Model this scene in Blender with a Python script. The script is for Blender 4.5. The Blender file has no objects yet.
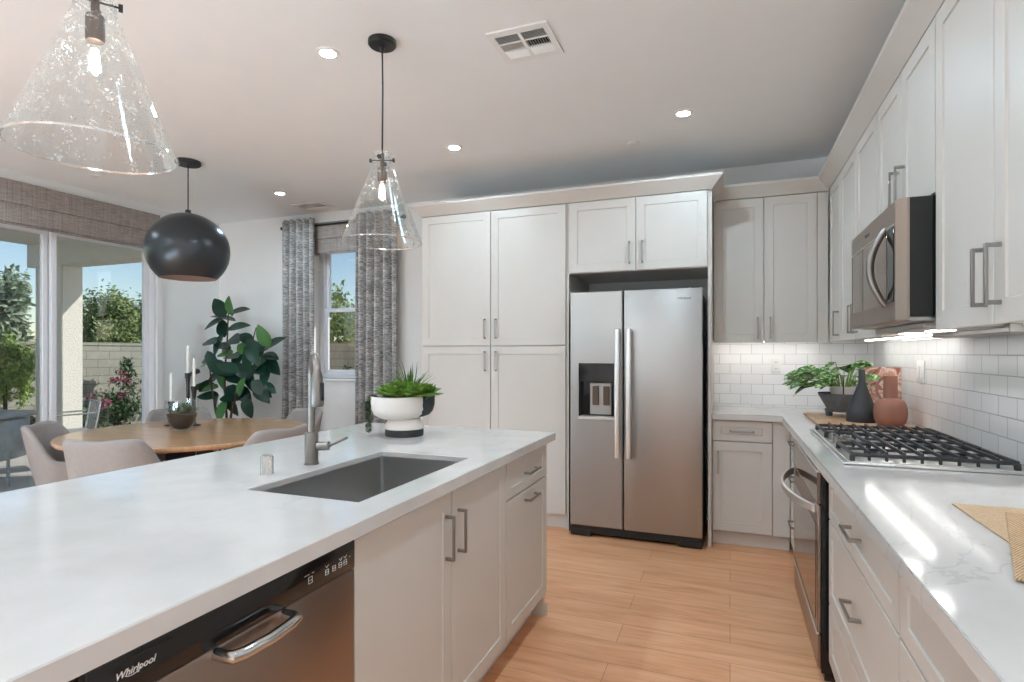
import bpy, bmesh, math, random
from mathutils import Vector, Matrix
R = math.radians
PI = math.pi
S = bpy.context.scene
C = S.collection

# ------------------------------------------------------------------ camera
cam_d = bpy.data.cameras.new('camera'); cam = bpy.data.objects.new('camera', cam_d); C.objects.link(cam)
cam.location = (0, 0, 1.36); cam.rotation_euler = (PI/2, 0, math.atan(218/566))
cam_d.sensor_width = 36; cam_d.lens = 566/1024*36; cam_d.shift_y = 12/1024; cam_d.clip_start = .02; cam_d.clip_end = 300
S.camera = cam

# ------------------------------------------------------------------ colour management, sky, sun
S.view_settings.view_transform = 'Standard'; S.view_settings.look = 'None'
S.view_settings.gamma = 1; S.view_settings.use_curve_mapping = False
S.view_settings.exposure = 0.38
S.cycles.use_denoising = True
S.cycles.max_bounces = 10; S.cycles.diffuse_bounces = 6; S.cycles.glossy_bounces = 5
S.cycles.transparent_max_bounces = 24; S.cycles.transmission_bounces = 8
S.cycles.sample_clamp_indirect = 6.0; S.cycles.caustics_reflective = False; S.cycles.caustics_refractive = False
LAMP = 520.0        # radiance of the ceiling downlights
STRIP = 10.0        # radiance of the under-cabinet strips
SKY = 0.118
SUN = 2.95
FILL_LANTERN = 19.0      # radiance of the unseen lanterns added as fill light
sun_dir = Vector((1.6, 1.0, 1.25)).normalized()
W = bpy.data.worlds.new('sky'); S.world = W; W.use_nodes = True
wn = W.node_tree
bg = wn.nodes['Background']; sk = wn.nodes.new('ShaderNodeTexSky')
sk.sky_type = 'NISHITA'; sk.sun_disc = False; sk.sun_elevation = math.asin(sun_dir.z)
sk.sun_rotation = math.atan2(sun_dir.x, sun_dir.y); sk.air_density = 1.0; sk.dust_density = .3; sk.ozone_density = 1.5
wn.links.new(sk.outputs[0], bg.inputs[0]); bg.inputs[1].default_value = SKY
sl = bpy.data.lights.new('sun', 'SUN'); sl.energy = SUN; sl.angle = R(.5); sl.color = (1, .95, .87)
so = bpy.data.objects.new('sun', sl); C.objects.link(so)
so.rotation_euler = sun_dir.to_track_quat('Z', 'Y').to_euler(); so.location = (6, 6, 9)

# ------------------------------------------------------------------ materials
def lin(r, g, b):
    f = lambda c: (c/255/12.92) if c/255 <= .04045 else ((c/255+.055)/1.055)**2.4
    return (f(r), f(g), f(b), 1)
class NT:
    def __init__(s, name):
        s.m = bpy.data.materials.new(name); s.m.use_nodes = True; s.t = s.m.node_tree
        s.b = s.t.nodes['Principled BSDF']; s.out = s.t.nodes['Material Output']
    def n(s, kind, **kw):
        x = s.t.nodes.new('ShaderNode'+kind)
        for k, v in kw.items():
            if k in x.inputs: x.inputs[k].default_value = v
            else: setattr(x, k, v)
        return x
    def l(s, a, b): s.t.links.new(a, b)
    def coord(s, scale=(1, 1, 1), rot=(0, 0, 0), which='Object'):
        tc = s.n('TexCoord'); mp = s.n('Mapping'); s.l(tc.outputs[which], mp.inputs[0])
        mp.inputs['Scale'].default_value = scale; mp.inputs['Rotation'].default_value = rot
        return mp.outputs[0]
    def swz(s, order):
        tc = s.n('TexCoord'); sp = s.n('SeparateXYZ'); cb = s.n('CombineXYZ'); s.l(tc.outputs['Object'], sp.inputs[0])
        for i, k in enumerate(order): s.l(sp.outputs['XYZ'.index(k)], cb.inputs[i])
        return cb.outputs[0]
    def noise(s, vec, scale=5, detail=4, rough=.5, dist=0):
        x = s.n('TexNoise'); s.l(vec, x.inputs['Vector'])
        x.inputs['Scale'].default_value = scale; x.inputs['Detail'].default_value = detail
        x.inputs['Roughness'].default_value = rough; x.inputs['Distortion'].default_value = dist
        return x.outputs['Fac']
    def ramp(s, fac, stops):
        x = s.n('ValToRGB'); s.l(fac, x.inputs[0]); e = x.color_ramp.elements
        while len(e) < len(stops): e.new(.5)
        for k, (p, c) in enumerate(stops):
            e[k].position = p; e[k].color = c if len(c) == 4 else (*c, 1)
        return x.outputs[0]
    def mix(s, fac, a, b, mode='MIX'):
        x = s.n('Mix'); x.data_type = 'RGBA'; x.blend_type = mode
        for v, i in ((fac, 0), (a, 6), (b, 7)):
            if hasattr(v, 'is_output'): s.l(v, x.inputs[i])
            else: x.inputs[i].default_value = v
        return x.outputs[2]
    def math(s, op, a, b=0.0, cl=False):
        x = s.n('Math'); x.operation = op; x.use_clamp = cl
        for v, i in ((a, 0), (b, 1)):
            if hasattr(v, 'is_output'): s.l(v, x.inputs[i])
            else: x.inputs[i].default_value = v
        return x.outputs[0]
    def bump(s, h, strength=.2, dist=.01):
        x = s.n('Bump'); x.inputs['Strength'].default_value = strength; x.inputs['Distance'].default_value = dist
        s.l(h, x.inputs['Height']); s.l(x.outputs[0], s.b.inputs['Normal'])
    def set(s, **kw):
        for k, v in kw.items():
            k = k.replace('_', ' ')
            if hasattr(v, 'is_output'): s.l(v, s.b.inputs[k])
            else: s.b.inputs[k].default_value = v
        return s
def plain(name, col, rough=.5, metal=0, var=.04, scale=6, bump=0, bscale=200, **kw):
    t = NT(name); c = t.coord()
    nz = t.noise(c, scale, 3)
    k = 1-var
    t.set(Base_Color=t.ramp(nz, [(.3, (col[0]*k, col[1]*k, col[2]*k, 1)), (.7, col)]), Roughness=rough, Metallic=metal, **kw)
    if bump: t.bump(t.noise(c, bscale, 2), bump, .002)
    return t.m
def emit(name, col, strength):
    t = NT(name); t.set(Base_Color=(.8, .8, .8, 1), Emission_Color=col, Emission_Strength=strength); return t.m
M = {}
M['cab'] = plain('cabinet_paint', lin(205, 198, 191), .42, var=.02, bump=.03, bscale=260)
M['wall'] = plain('wall_paint', lin(243, 243, 242), .75, var=.015, bump=.05, bscale=140)
M['ceil'] = plain('ceiling_paint', lin(241, 243, 245), .85, var=.015, bump=.06, bscale=120)
M['trim'] = plain('trim_paint', lin(236, 236, 235), .45, var=.01)
M['vinyl'] = plain('white_vinyl', lin(226, 226, 230), .4, var=.01)
M['dark'] = plain('dark_gap', (.012, .012, .013, 1), .6)
M['black'] = plain('black_metal', (.014, .014, .015, 1), .38)
M['gloss_black'] = plain('gloss_black', (.010, .010, .011, 1), .10)
M['iron'] = plain('cast_iron', (.030, .031, .034, 1), .45, bump=.15, bscale=500)
M['nickel'] = plain('brushed_nickel', (.27, .245, .228, 1), .34, 1)
M['pull'] = plain('pull_metal', (.34, .32, .30, 1), .34, 1)
M['chrome'] = plain('chrome', (.55, .54, .53, 1), .14, 1)
M['bright'] = plain('bright_steel', (.82, .815, .81, 1), .34, 1)
def steel(name, col, rough, stretch=(3, 3, 240)):
    t = NT(name); nz = t.noise(t.coord(stretch), 4, 3)
    t.set(Base_Color=t.ramp(nz, [(.3, tuple(x*.97 for x in col[:3])+(1,)), (.7, col)]), Metallic=1,
          Roughness=t.ramp(nz, [(.2, (rough*.95,)*3), (.8, (rough*1.05,)*3)]))
    t.bump(nz, .004, .001)
    return t.m
M['steel'] = steel('stainless_steel', (.44, .425, .41, 1), .42)
M['oven_steel'] = steel('warm_stainless', (.35, .275, .235, 1), .30)
M['sinksteel'] = steel('sink_steel', (.50, .49, .48, 1), .32, (60, 60, 4))
M['ovenglass'] = plain('tinted_oven_glass', (.21, .155, .122, 1), .06, .7)
t = NT('quartz')
c = t.coord(); n1 = t.noise(c, 1.35, 6, .55, .6); n2 = t.noise(c, .9, 2); n3 = t.noise(c, 9, 4)
v = t.math('ABSOLUTE', t.math('SUBTRACT', n1, .5)); v = t.math('MULTIPLY', v, 130); v = t.math('SUBTRACT', 1, v, True)
v = t.math('MULTIPLY', v, t.ramp(n2, [(.48, (0, 0, 0)), (.62, (1, 1, 1))])); v = t.math('MULTIPLY', v, .32)
basec = t.ramp(n3, [(.3, lin(202, 197, 193)), (.7, lin(209, 204, 201))])
t.set(Base_Color=t.mix(v, basec, lin(150, 146, 140)), Roughness=.09); t.b.inputs['Specular IOR Level'].default_value = .55
M['quartz'] = t.m
def tiles(name, rot, r0, mort):
    t = NT(name); c = t.swz(rot)
    br = t.n('TexBrick', offset=.5, offset_frequency=2); t.l(c, br.inputs['Vector'])
    for k, v in dict(Scale=1.0).items(): br.inputs[k].default_value = v
    br.inputs['Brick Width'].default_value = .159; br.inputs['Row Height'].default_value = .0795
    br.inputs['Mortar Size'].default_value = .0026; br.inputs['Mortar Smooth'].default_value = .3; br.inputs['Bias'].default_value = 0
    br.inputs['Color1'].default_value = lin(242, 242, 242); br.inputs['Color2'].default_value = lin(237, 237, 238)
    br.inputs['Mortar'].default_value = mort
    wob = t.noise(c, 9, 1); h = t.math('ADD', t.math('MULTIPLY', br.outputs['Fac'], -1.0), t.math('MULTIPLY', wob, .5))
    t.set(Base_Color=br.outputs['Color'], Roughness=t.ramp(br.outputs['Fac'], [(0, (r0,)*3), (1, (.6,)*3)]))
    t.bump(h, .35, .0025)
    return t.m
M['tile_r'] = tiles('subway_tile_side', 'YZX', .09, lin(172, 171, 170))
M['tile_b'] = tiles('subway_tile_back', 'XZY', .28, lin(204, 203, 200))
t = NT('oak_planks'); c = t.coord((1, 1, 1))
br = t.n('TexBrick', offset=.37, offset_frequency=2); t.l(c, br.inputs['Vector']); br.inputs['Scale'].default_value = 1
br.inputs['Brick Width'].default_value = 1.35; br.inputs['Row Height'].default_value = .19; br.inputs['Mortar Size'].default_value = .0012
br.inputs['Bias'].default_value = 0
br.inputs['Color1'].default_value = (.35, .35, .35, 1); br.inputs['Color2'].default_value = (.65, .65, .65, 1); br.inputs['Mortar'].default_value = (.5, .5, .5, 1)
g1 = t.noise(t.coord((1.1, 9, 1)), 1.6, 6, .6, .8); g2 = t.noise(t.coord((2.0, 34, 1)), 2.2, 4, .6)
f = t.math('ADD', t.math('MULTIPLY', g1, .55), t.math('MULTIPLY', g2, .3)); f = t.math('ADD', f, t.math('MULTIPLY', br.outputs['Color'], .22))
col = t.ramp(f, [(.30, lin(186, 122, 84)), (.50, lin(228, 164, 120)), (.72, lin(247, 194, 152))])
t.set(Base_Color=t.mix(t.math('MULTIPLY', br.outputs['Fac'], .75), col, lin(120, 84, 60)), Roughness=.36); t.bump(t.math('ADD', g2, t.math('MULTIPLY', br.outputs['Fac'], -1.5)), .06, .003)
M['floor'] = t.m
def wood(name, c1, c2, sc=(2, 22, 2), rough=.35):
    t = NT(name); g = t.noise(t.coord(sc), 2.5, 6, .6, .6)
    t.set(Base_Color=t.ramp(g, [(.3, c1), (.7, c2)]), Roughness=rough); t.bump(g, .05, .002); return t.m
M['table'] = wood('table_oak', lin(186, 142, 106), lin(206, 164, 128), (1.2, 20, 2), .16)
M['board'] = wood('board_wood', lin(176, 136, 104), lin(206, 168, 134), (24, 2, 2), .5)
M['uph'] = plain('taupe_fabric', lin(158, 150, 147), .85, var=.06, scale=40, bump=.12, bscale=700)
M['lampblue'] = plain('gunmetal_enamel', (.055, .062, .070, 1), .28, .55, var=.1)
M['lampin'] = plain('lamp_inside', lin(150, 128, 120), .5)
M['rope'] = plain('cord_black', (.012, .012, .012, 1), .7)
M['brass'] = plain('bronze_socket', (.13, .095, .075, 1), .4, .7)
def glass(name, base=.05, edge=.5, seeds=False, tint=(.97, .98, .98, 1), rough=.02):
    t = NT(name); t.t.nodes.remove(t.b)
    tr = t.n('BsdfTransparent'); tr.inputs[0].default_value = tint
    gl = t.n('BsdfGlossy'); gl.inputs['Roughness'].default_value = rough; gl.inputs['Color'].default_value = (1, 1, 1, 1)
    lw = t.n('LayerWeight'); lw.inputs['Blend'].default_value = .35
    p = t.math('POWER', lw.outputs['Facing'], 3.0); p = t.math('MULTIPLY', p, edge); p = t.math('ADD', p, base, True)
    mx = t.n('MixShader'); t.l(p, mx.inputs[0]); t.l(tr.outputs[0], mx.inputs[1]); t.l(gl.outputs[0], mx.inputs[2])
    last = mx.outputs[0]
    if seeds:
        c = t.coord()
        vo = t.n('TexVoronoi'); t.l(c, vo.inputs['Vector']); vo.inputs['Scale'].default_value = 125
        sz = t.noise(c, 30, 2); th = t.math('MULTIPLY', t.math('SUBTRACT', sz, .40, True), 1.3)
        f = t.math('LESS_THAN', vo.outputs['Distance'], th)
        df = t.n('BsdfDiffuse'); df.inputs[0].default_value = (.95, .95, .95, 1)
        tl = t.n('BsdfTranslucent'); tl.inputs[0].default_value = (.95, .95, .95, 1)
        ad = t.n('MixShader'); ad.inputs[0].default_value = .5; t.l(df.outputs[0], ad.inputs[1]); t.l(tl.outputs[0], ad.inputs[2])
        m2 = t.n('MixShader'); t.l(t.math('MULTIPLY', f, .26), m2.inputs[0]); t.l(last, m2.inputs[1]); t.l(ad.outputs[0], m2.inputs[2]); last = m2.outputs[0]
        bp = t.n('Bump'); bp.inputs['Strength'].default_value = .06; bp.inputs['Distance'].default_value = .003
        t.l(t.noise(c, 28, 2), bp.inputs['Height']); t.l(bp.outputs[0], gl.inputs['Normal'])
    t.l(last, t.out.inputs[0]); return t.m
M['pane'] = glass('window_glass', .035, .35)
M['seed'] = glass('seeded_glass', .035, .75, True)
M['seedrim'] = glass('glass_rim', .35, .5, False, rough=.1)
M['clear'] = glass('clear_glass', .05, .75)
M['bulb'] = glass('bulb_glass', .06, .4)
M['filament'] = emit('filament', (1, .93, .85, 1), 160)
M['lamp'] = emit('downlight_lens', (.650, .862, 1, 1), LAMP)
M['tile_fill'] = emit('tile_fill_lens', (1, .97, .93, 1), 9)
M['strip'] = emit('led_strip', (1, .98, .95, 1), STRIP)
t = NT('woven_shade'); c = t.coord()
wv = t.noise(t.coord((1, 60, 60)), 9, 2); w2 = t.noise(t.coord((1, 5, 150)), 3, 3); w3 = t.noise(t.coord((1, 140, 3)), 1.0, 1)
f = t.math('ADD', t.math('MULTIPLY', w2, .6), t.math('ADD', t.math('MULTIPLY', w3, .25), t.math('MULTIPLY', wv, .2)))
t.set(Base_Color=t.ramp(f, [(.36, lin(108, 100, 96)), (.52, lin(156, 146, 141)), (.68, lin(186, 177, 171))]), Roughness=.8); t.bump(f, .5, .004)
M['weave'] = t.m
t = NT('woven_shade_back')
wv = t.noise(t.coord((60, 1, 60)), 9, 2); w2 = t.noise(t.coord((5, 1, 150)), 3, 3); w3 = t.noise(t.coord((140, 1, 3)), 1.0, 1)
f = t.math('ADD', t.math('MULTIPLY', w2, .6), t.math('ADD', t.math('MULTIPLY', w3, .25), t.math('MULTIPLY', wv, .2)))
t.set(Base_Color=t.ramp(f, [(.36, lin(108, 100, 96)), (.52, lin(156, 146, 141)), (.68, lin(186, 177, 171))]), Roughness=.8); t.bump(f, .5, .004)
M['weave_b'] = t.m
t = NT('curtain_fabric')
a = t.noise(t.coord((14, 14, 200)), 1.5, 3, .6); b2 = t.noise(t.coord((5, 5, 16)), 1.2, 3)
f = t.math('ADD', a, t.math('MULTIPLY', t.math('SUBTRACT', b2, .5), .25))
t.set(Base_Color=t.ramp(f, [(.38, lin(112, 110, 111)), (.50, lin(160, 157, 156)), (.62, lin(222, 218, 214))]), Roughness=.9); t.bump(a, .2, .003)
M['curtain'] = t.m
M['leaf_dark'] = plain('rubber_leaf', (.013, .058, .034, 1), .32, var=.45, scale=5)
M['leaf_light'] = plain('young_leaf', (.07, .22, .05, 1), .4, var=.3, scale=5)
M['succ'] = plain('succulent_green', (.24, .42, .06, 1), .5, var=.6, scale=14)
M['succ2'] = plain('spiky_green', (.12, .24, .05, 1), .5, var=.5, scale=25)
M['trail'] = plain('trailing_green', (.09, .13, .06, 1), .6, var=.5, scale=40)
t = NT('variegated_leaf'); nz = t.noise(t.coord(), 42, 3, .6)
t.set(Base_Color=t.ramp(nz, [(.45, (.035, .13, .035, 1)), (.55, (.14, .32, .06, 1)), (.62, (.70, .78, .46, 1))]), Roughness=.45); M['varieg'] = t.m
M['bark'] = plain('bark', (.10, .075, .05, 1), .9, var=.4, scale=40, bump=.4, bscale=60)
M['soil'] = plain('soil', (.018, .013, .010, 1), .95, var=.5, scale=90, bump=.6, bscale=120)
M['white_cer'] = plain('white_ceramic', lin(232, 222, 214), .55)
M['char_cer'] = plain('charcoal_ceramic', (.030, .031, .034, 1), .6)
M['grey_cer'] = plain('grey_stoneware', (.15, .15, .155, 1), .75, var=.3, scale=25)
M['terra'] = plain('terracotta', lin(148, 100, 84), .62, var=.08)
M['candle'] = plain('candle_wax', lin(238, 234, 226), .5, Subsurface_Weight=.15)
M['rattan'] = plain('rattan', lin(160, 124, 90), .8)
t = NT('straw_mat'); c = t.coord((1, 1, 1), (0, 0, R(18)))
wv = t.n('TexWave', bands_direction='X'); t.l(c, wv.inputs['Vector']); wv.inputs['Scale'].default_value = 60; wv.inputs['Distortion'].default_value = 1.5; wv.inputs['Detail'].default_value = 2
nz = t.noise(t.coord((40, 180, 40), (0, 0, R(-18.7))), 1, 3)
f = t.math('ADD', t.math('MULTIPLY', wv.outputs['Fac'], .4), t.math('MULTIPLY', nz, .6))
t.set(Base_Color=t.ramp(f, [(.25, lin(140, 108, 78)), (.7, lin(208, 176, 138))]), Roughness=.8); t.bump(f, .6, .003); M['straw'] = t.m
t = NT('straw_mat_back'); c = t.coord((1, 1, 1), (0, 0, R(-50)))
wv = t.n('TexWave', bands_direction='X'); t.l(c, wv.inputs['Vector']); wv.inputs['Scale'].default_value = 45; wv.inputs['Distortion'].default_value = 1.5
nz = t.noise(c, 120, 3); f = t.math('ADD', t.math('MULTIPLY', wv.outputs['Fac'], .5), t.math('MULTIPLY', nz, .5))
t.set(Base_Color=t.ramp(f, [(.25, lin(160, 130, 100)), (.7, lin(214, 188, 156))]), Roughness=.85); t.bump(f, .6, .003); M['straw2'] = t.m
t = NT('food_photo_cover'); vo = t.noise(t.coord(), 13, 3, .5, .8)
t.set(Base_Color=t.ramp(vo, [(.30, lin(110, 66, 50)), (.42, lin(180, 104, 78)), (.50, lin(228, 208, 192)), (.58, lin(196, 122, 92)), (.68, lin(238, 230, 222))]), Roughness=.3); M['cover'] = t.m
M['paper'] = plain('paper', lin(232, 228, 220), .8)
M['ltext'] = plain('white_print', lin(225, 225, 225), .5)
M['dtext'] = plain('grey_print', (.10, .10, .10, 1), .4)
M['plate'] = plain('outlet_white', lin(236, 236, 234), .35)
t = NT('stucco'); c = t.coord(); nz = t.noise(c, 42, 4, .6)
t.set(Base_Color=t.ramp(nz, [(.3, lin(214, 212, 202)), (.7, lin(228, 226, 217))]), Roughness=.9); t.bump(nz, .7, .02); M['stucco'] = t.m
def blocks(name, rot, c1, c2):
    t = NT(name); c = t.swz(rot); br = t.n('TexBrick', offset=.5); t.l(c, br.inputs['Vector']); br.inputs['Scale'].default_value = 1
    br.inputs['Brick Width'].default_value = .42; br.inputs['Row Height'].default_value = .155; br.inputs['Mortar Size'].default_value = .008
    br.inputs['Color1'].default_value = c1; br.inputs['Color2'].default_value = c2; br.inputs['Mortar'].default_value = tuple(x*.62 for x in c1[:3])+(1,)
    nz = t.noise(c, 30, 4); t.set(Base_Color=t.mix(.25, br.outputs['Color'], t.ramp(nz, [(.3, c1), (.7, c2)])), Roughness=.95)
    t.bump(t.math('ADD', t.math('MULTIPLY', br.outputs['Fac'], -1), t.math('MULTIPLY', nz, .3)), .5, .01); return t.m
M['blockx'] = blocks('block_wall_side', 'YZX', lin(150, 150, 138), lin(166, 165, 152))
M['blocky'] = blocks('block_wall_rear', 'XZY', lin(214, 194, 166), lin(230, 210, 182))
M['patio'] = plain('patio_concrete', lin(206, 203, 196), .85, var=.1, scale=3, bump=.1, bscale=80)
M['gravel'] = plain('gravel', lin(150, 142, 130), .95, var=.35, scale=60, bump=.8, bscale=60)
M['tree'] = plain('tree_leaves', (.36, .46, .17, 1), .6, var=.5, scale=3)
M['tree2'] = plain('tree_leaves_pale', (.42, .52, .36, 1), .6, var=.4, scale=3)
M['lime'] = plain('lime_leaves', (.38, .56, .12, 1), .6, var=.5, scale=4)
M['shrub'] = plain('shrub_leaves', (.11, .19, .08, 1), .6, var=.5, scale=6)
M['pink'] = plain('pink_bloom', (.55, .12, .24, 1), .6, var=.3, scale=20)
M['zinc'] = plain('patio_zinc', (.46, .49, .49, 1), .35, .4, var=.3, scale=9)
M['roof'] = plain('clay_roof', lin(170, 132, 104), .9, var=.3, scale=8)

# ------------------------------------------------------------------ mesh helpers
class MB:
    def __init__(s): s.bm = bmesh.new()
    def box(s, x0, x1, y0, y1, z0, z1, bev=0, seg=1):
        vs = [s.bm.verts.new((x, y, z)) for x in (x0, x1) for y in (y0, y1) for z in (z0, z1)]
        fs = [s.bm.faces.new([vs[i] for i in q]) for q in ((0, 1, 3, 2), (4, 6, 7, 5), (0, 4, 5, 1), (2, 3, 7, 6), (0, 2, 6, 4), (1, 5, 7, 3))]
        if bev: bmesh.ops.bevel(s.bm, geom=list({e for f in fs for e in f.edges}), offset=bev, segments=seg, affect='EDGES', profile=.5)
        return s
    def ring(s, rings, close=True, cap0=True, cap1=True):
        vv = [[s.bm.verts.new(p) for p in r] for r in rings]
        n = len(vv[0])
        for a, b in zip(vv, vv[1:]):
            for i in range(n if close else n-1):
                j = (i+1) % n; s.bm.faces.new((a[i], a[j], b[j], b[i]))
        if cap0: s.bm.faces.new(vv[0][::-1])
        if cap1: s.bm.faces.new(vv[-1])
        return vv
    def lathe(s, prof, cx=0, cy=0, cz=0, seg=40, sx=1, sy=1, cap0=True, cap1=True):
        s.ring([[(cx+sx*r*math.cos(2*PI*i/seg), cy+sy*r*math.sin(2*PI*i/seg), cz+z) for i in range(seg)] for r, z in prof], True, cap0, cap1)
        return s
    def tube(s, pts, r, seg=12, cap=True, closed=False):
        pts = [Vector(p) for p in pts]; n = len(pts)
        rr = r if isinstance(r, (list, tuple)) else [r]*n
        rings = []; up = None
        for i in range(n):
            if closed: d = (pts[(i+1) % n]-pts[i-1]).normalized()
            else: d = (pts[min(i+1, n-1)]-pts[max(i-1, 0)]).normalized()
            if up is None: up = d.orthogonal().normalized()
            up = (up-d*up.dot(d)).normalized(); w = d.cross(up)
            rings.append([pts[i]+(up*math.cos(2*PI*k/seg)+w*math.sin(2*PI*k/seg))*rr[i] for k in range(seg)])
        if closed: rings.append(rings[0]); s.ring(rings, True, False, False)
        else: s.ring(rings, True, cap, cap)
        return s
    def cyl(s, p0, p1, r0, r1=None, seg=24): return s.tube([p0, p1], [r0, r0 if r1 is None else r1], seg)
    def prism(s, poly, z0, z1, bev=0):
        a = [s.bm.verts.new((x, y, z0)) for x, y in poly]; b = [s.bm.verts.new((x, y, z1)) for x, y in poly]; n = len(poly)
        fs = [s.bm.faces.new(a[::-1]), s.bm.faces.new(b)]+[s.bm.faces.new((a[i], a[(i+1) % n], b[(i+1) % n], b[i])) for i in range(n)]
        if bev: bmesh.ops.bevel(s.bm, geom=list({e for f in fs for e in f.edges}), offset=bev, segments=2, affect='EDGES')
        return s
    def shaker(s, x0, x1, z0, z1, rail=.062, rec=.006, th=.02, ch=.0015, rail2=None):
        rz = rail2 or rail
        def q(a, b, c, d, y): return [(a, y, c), (b, y, c), (b, y, d), (a, y, d)]
        rs = [q(x0, x1, z0, z1, 0), q(x0, x1, z0, z1, -th+ch), q(x0+ch, x1-ch, z0+ch, z1-ch, -th),
              q(x0+rail, x1-rail, z0+rz, z1-rz, -th), q(x0+rail+.002, x1-rail-.002, z0+rz+.002, z1-rz-.002, -th+rec)]
        s.ring(rs); return s
    def leaf(s, p, d, L, w, droop=.25, nrm=(0, 0, 1), n=5, fold=.12, tip=1.0):
        p = Vector(p); d = Vector(d).normalized(); nr = Vector(nrm); side = d.cross(nr)
        if side.length < 1e-3: side = d.orthogonal()
        side.normalize(); up = side.cross(d).normalized(); prev = None
        for i in range(n+1):
            u = i/n; c = p+d*(L*u)+up*(-droop*L*u*u)
            h = w*.5*max(.04, math.sin(PI*min(1, u**.8*.97+.015))**tip)
            row = [s.bm.verts.new(c+side*h*k+up*(abs(k)*h*fold*2)) for k in (-1, 0, 1)]
            if prev:
                for k in (0, 1): s.bm.faces.new((prev[k], prev[k+1], row[k+1], row[k]))
            prev = row
        return s
    def build(s, name, mat, parent=None, smooth=40, loc=None, mats=None):
        bmesh.ops.recalc_face_normals(s.bm, faces=s.bm.faces[:])
        me = bpy.data.meshes.new(name); s.bm.to_mesh(me); s.bm.free()
        if smooth:
            me.polygons.foreach_set('use_smooth', [True]*len(me.polygons)); me.set_sharp_from_angle(angle=R(smooth))
        me.materials.append(mat)
        o = bpy.data.objects.new(name, me); C.objects.link(o)
        if parent: o.parent = parent
        if loc: o.location = loc
        return o
def tag(o, label, cat, group=None):
    o['label'] = label; o['category'] = cat
    if group: o['group'] = group
    return o
def thing(name, label, cat, loc=(0, 0, 0), rz=0, group=None):
    o = bpy.data.objects.new(name, None); C.objects.link(o); o.empty_display_size = .05
    o.location = loc; o.rotation_euler = (0, 0, rz); return tag(o, label, cat, group)
def struct(o):
    o['kind'] = 'structure'; return o
def copy_tree(o, parent=None):
    c = o.copy(); C.objects.link(c)
    if parent: c.parent = parent
    for ch in list(o.children): copy_tree(ch, c)
    return c
def text(name, body, size, mat, parent, loc, rot, shear=0.0, bold=.0):
    cu = bpy.data.curves.new(name, 'FONT'); cu.body = body; cu.size = size; cu.shear = shear; cu.extrude = .0004; cu.offset = bold
    cu.align_x = 'CENTER'; cu.align_y = 'CENTER'
    tmp = bpy.data.objects.new(name+'_tmp', cu); C.objects.link(tmp)
    dg = bpy.context.evaluated_depsgraph_get(); me = bpy.data.meshes.new_from_object(tmp.evaluated_get(dg))
    bpy.data.objects.remove(tmp); bpy.data.curves.remove(cu)
    me.materials.clear(); me.materials.append(mat)
    o = bpy.data.objects.new(name, me); C.objects.link(o); o.parent = parent; o.location = loc; o.rotation_euler = rot
    return o
def pull(parent, x, z, vert=True, L=.16, y=-.02, so=.028, w=.011, name='handle', mat=None):
    b = MB(); h = L/2; yf = y-so
    if vert:
        b.box(x-w/2, x+w/2, yf-.008, yf, z-h, z+h, .001)
        for k in (-1, 1): b.box(x-w/2, x+w/2, yf-.001, y, z+k*h-(w if k > 0 else 0), z+k*h+(w if k < 0 else 0), .001)
    else:
        b.box(x-h, x+h, yf-.008, yf, z-w/2, z+w/2, .001)
        for k in (-1, 1): b.box(x+k*h-(w if k > 0 else 0), x+k*h+(w if k < 0 else 0), yf-.001, y, z-w/2, z+w/2, .001)
    return b.build(name, mat or M['pull'], parent)
FACE_BACK, FACE_RIGHT, FACE_ISLAND = 0, -PI/2, PI/2
def cabinet(name, label, cat, loc, rz, w, depth, z0, z1, fronts, toe=False, group=None, zf=0):
    t = thing(name, label, cat, loc, rz, group)
    b = MB(); b.box(0, w, 0, depth, z0, z1)
    b.build('body', M['cab'], t)
    if toe:
        b = MB(); b.box(0, w, .07 if zf else .035, depth, zf, z0); b.build('toe_kick', M['cab'], t)
    for kind, x0, x1, a, c, hd in fronts:
        b = MB(); dr = kind == 'drawer'
        b.shaker(x0, x1, a, c, rail=.062 if not dr else .058, rail2=.045 if dr and c-a < .2 else None)
        d = b.build('drawer' if dr else 'door', M['cab'], t, smooth=30)
        if hd: pull(d, hd[1], hd[2], hd[0] == 'v')
    return t

# ------------------------------------------------------------------ room shell
XL, XR, YB, YF, ZC = -5.5, 1.0, 4.88, -5.0, 2.85
b = MB(); b.box(XL-.02, XR+.2, YF-.2, YB+.2, -.08, 0); struct(b.build('floor', M['floor']))
b = MB(); b.box(XL-.2, XR+.2, YF-.2, YB+.2, ZC, ZC+.25); struct(b.build('ceiling', M['ceil']))
b = MB(); b.box(XR, XR+.2, YF-.2, YB+.2, 0, ZC); struct(b.build('wall_right', M['wall']))
b = MB(); b.box(XL-.2, XR+.2, YF-.2, YF, 0, ZC); struct(b.build('wall_front', M['wall']))
b = MB()                                                     # back wall round the window opening
WX0, WX1, WZ0, WZ1 = -4.15, -3.22, 1.09, 2.62
b.box(XL-.2, WX0, YB, YB+.2, 0, ZC); b.box(WX1, XR, YB, YB+.2, 0, ZC); b.box(WX0, WX1, YB, YB+.2, 0, WZ0); b.box(WX0, WX1, YB, YB+.2, WZ1, ZC)
struct(b.build('wall_back', M['wall'], smooth=0))
b = MB()                                                     # left wall round two patio doors
D0, D1, DZ = .30, 4.11, 2.52
b.box(XL-.2, XL, D1, YB, 0, ZC); b.box(XL-.2, XL, -.75, D0, 0, ZC); b.box(XL-.2, XL, YF, -4.4, 0, ZC)
b.box(XL-.2, XL, D0, D1, DZ, ZC); b.box(XL-.2, XL, -4.4, -.75, DZ, ZC)
struct(b.build('wall_left', M['wall'], smooth=0))
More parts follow.
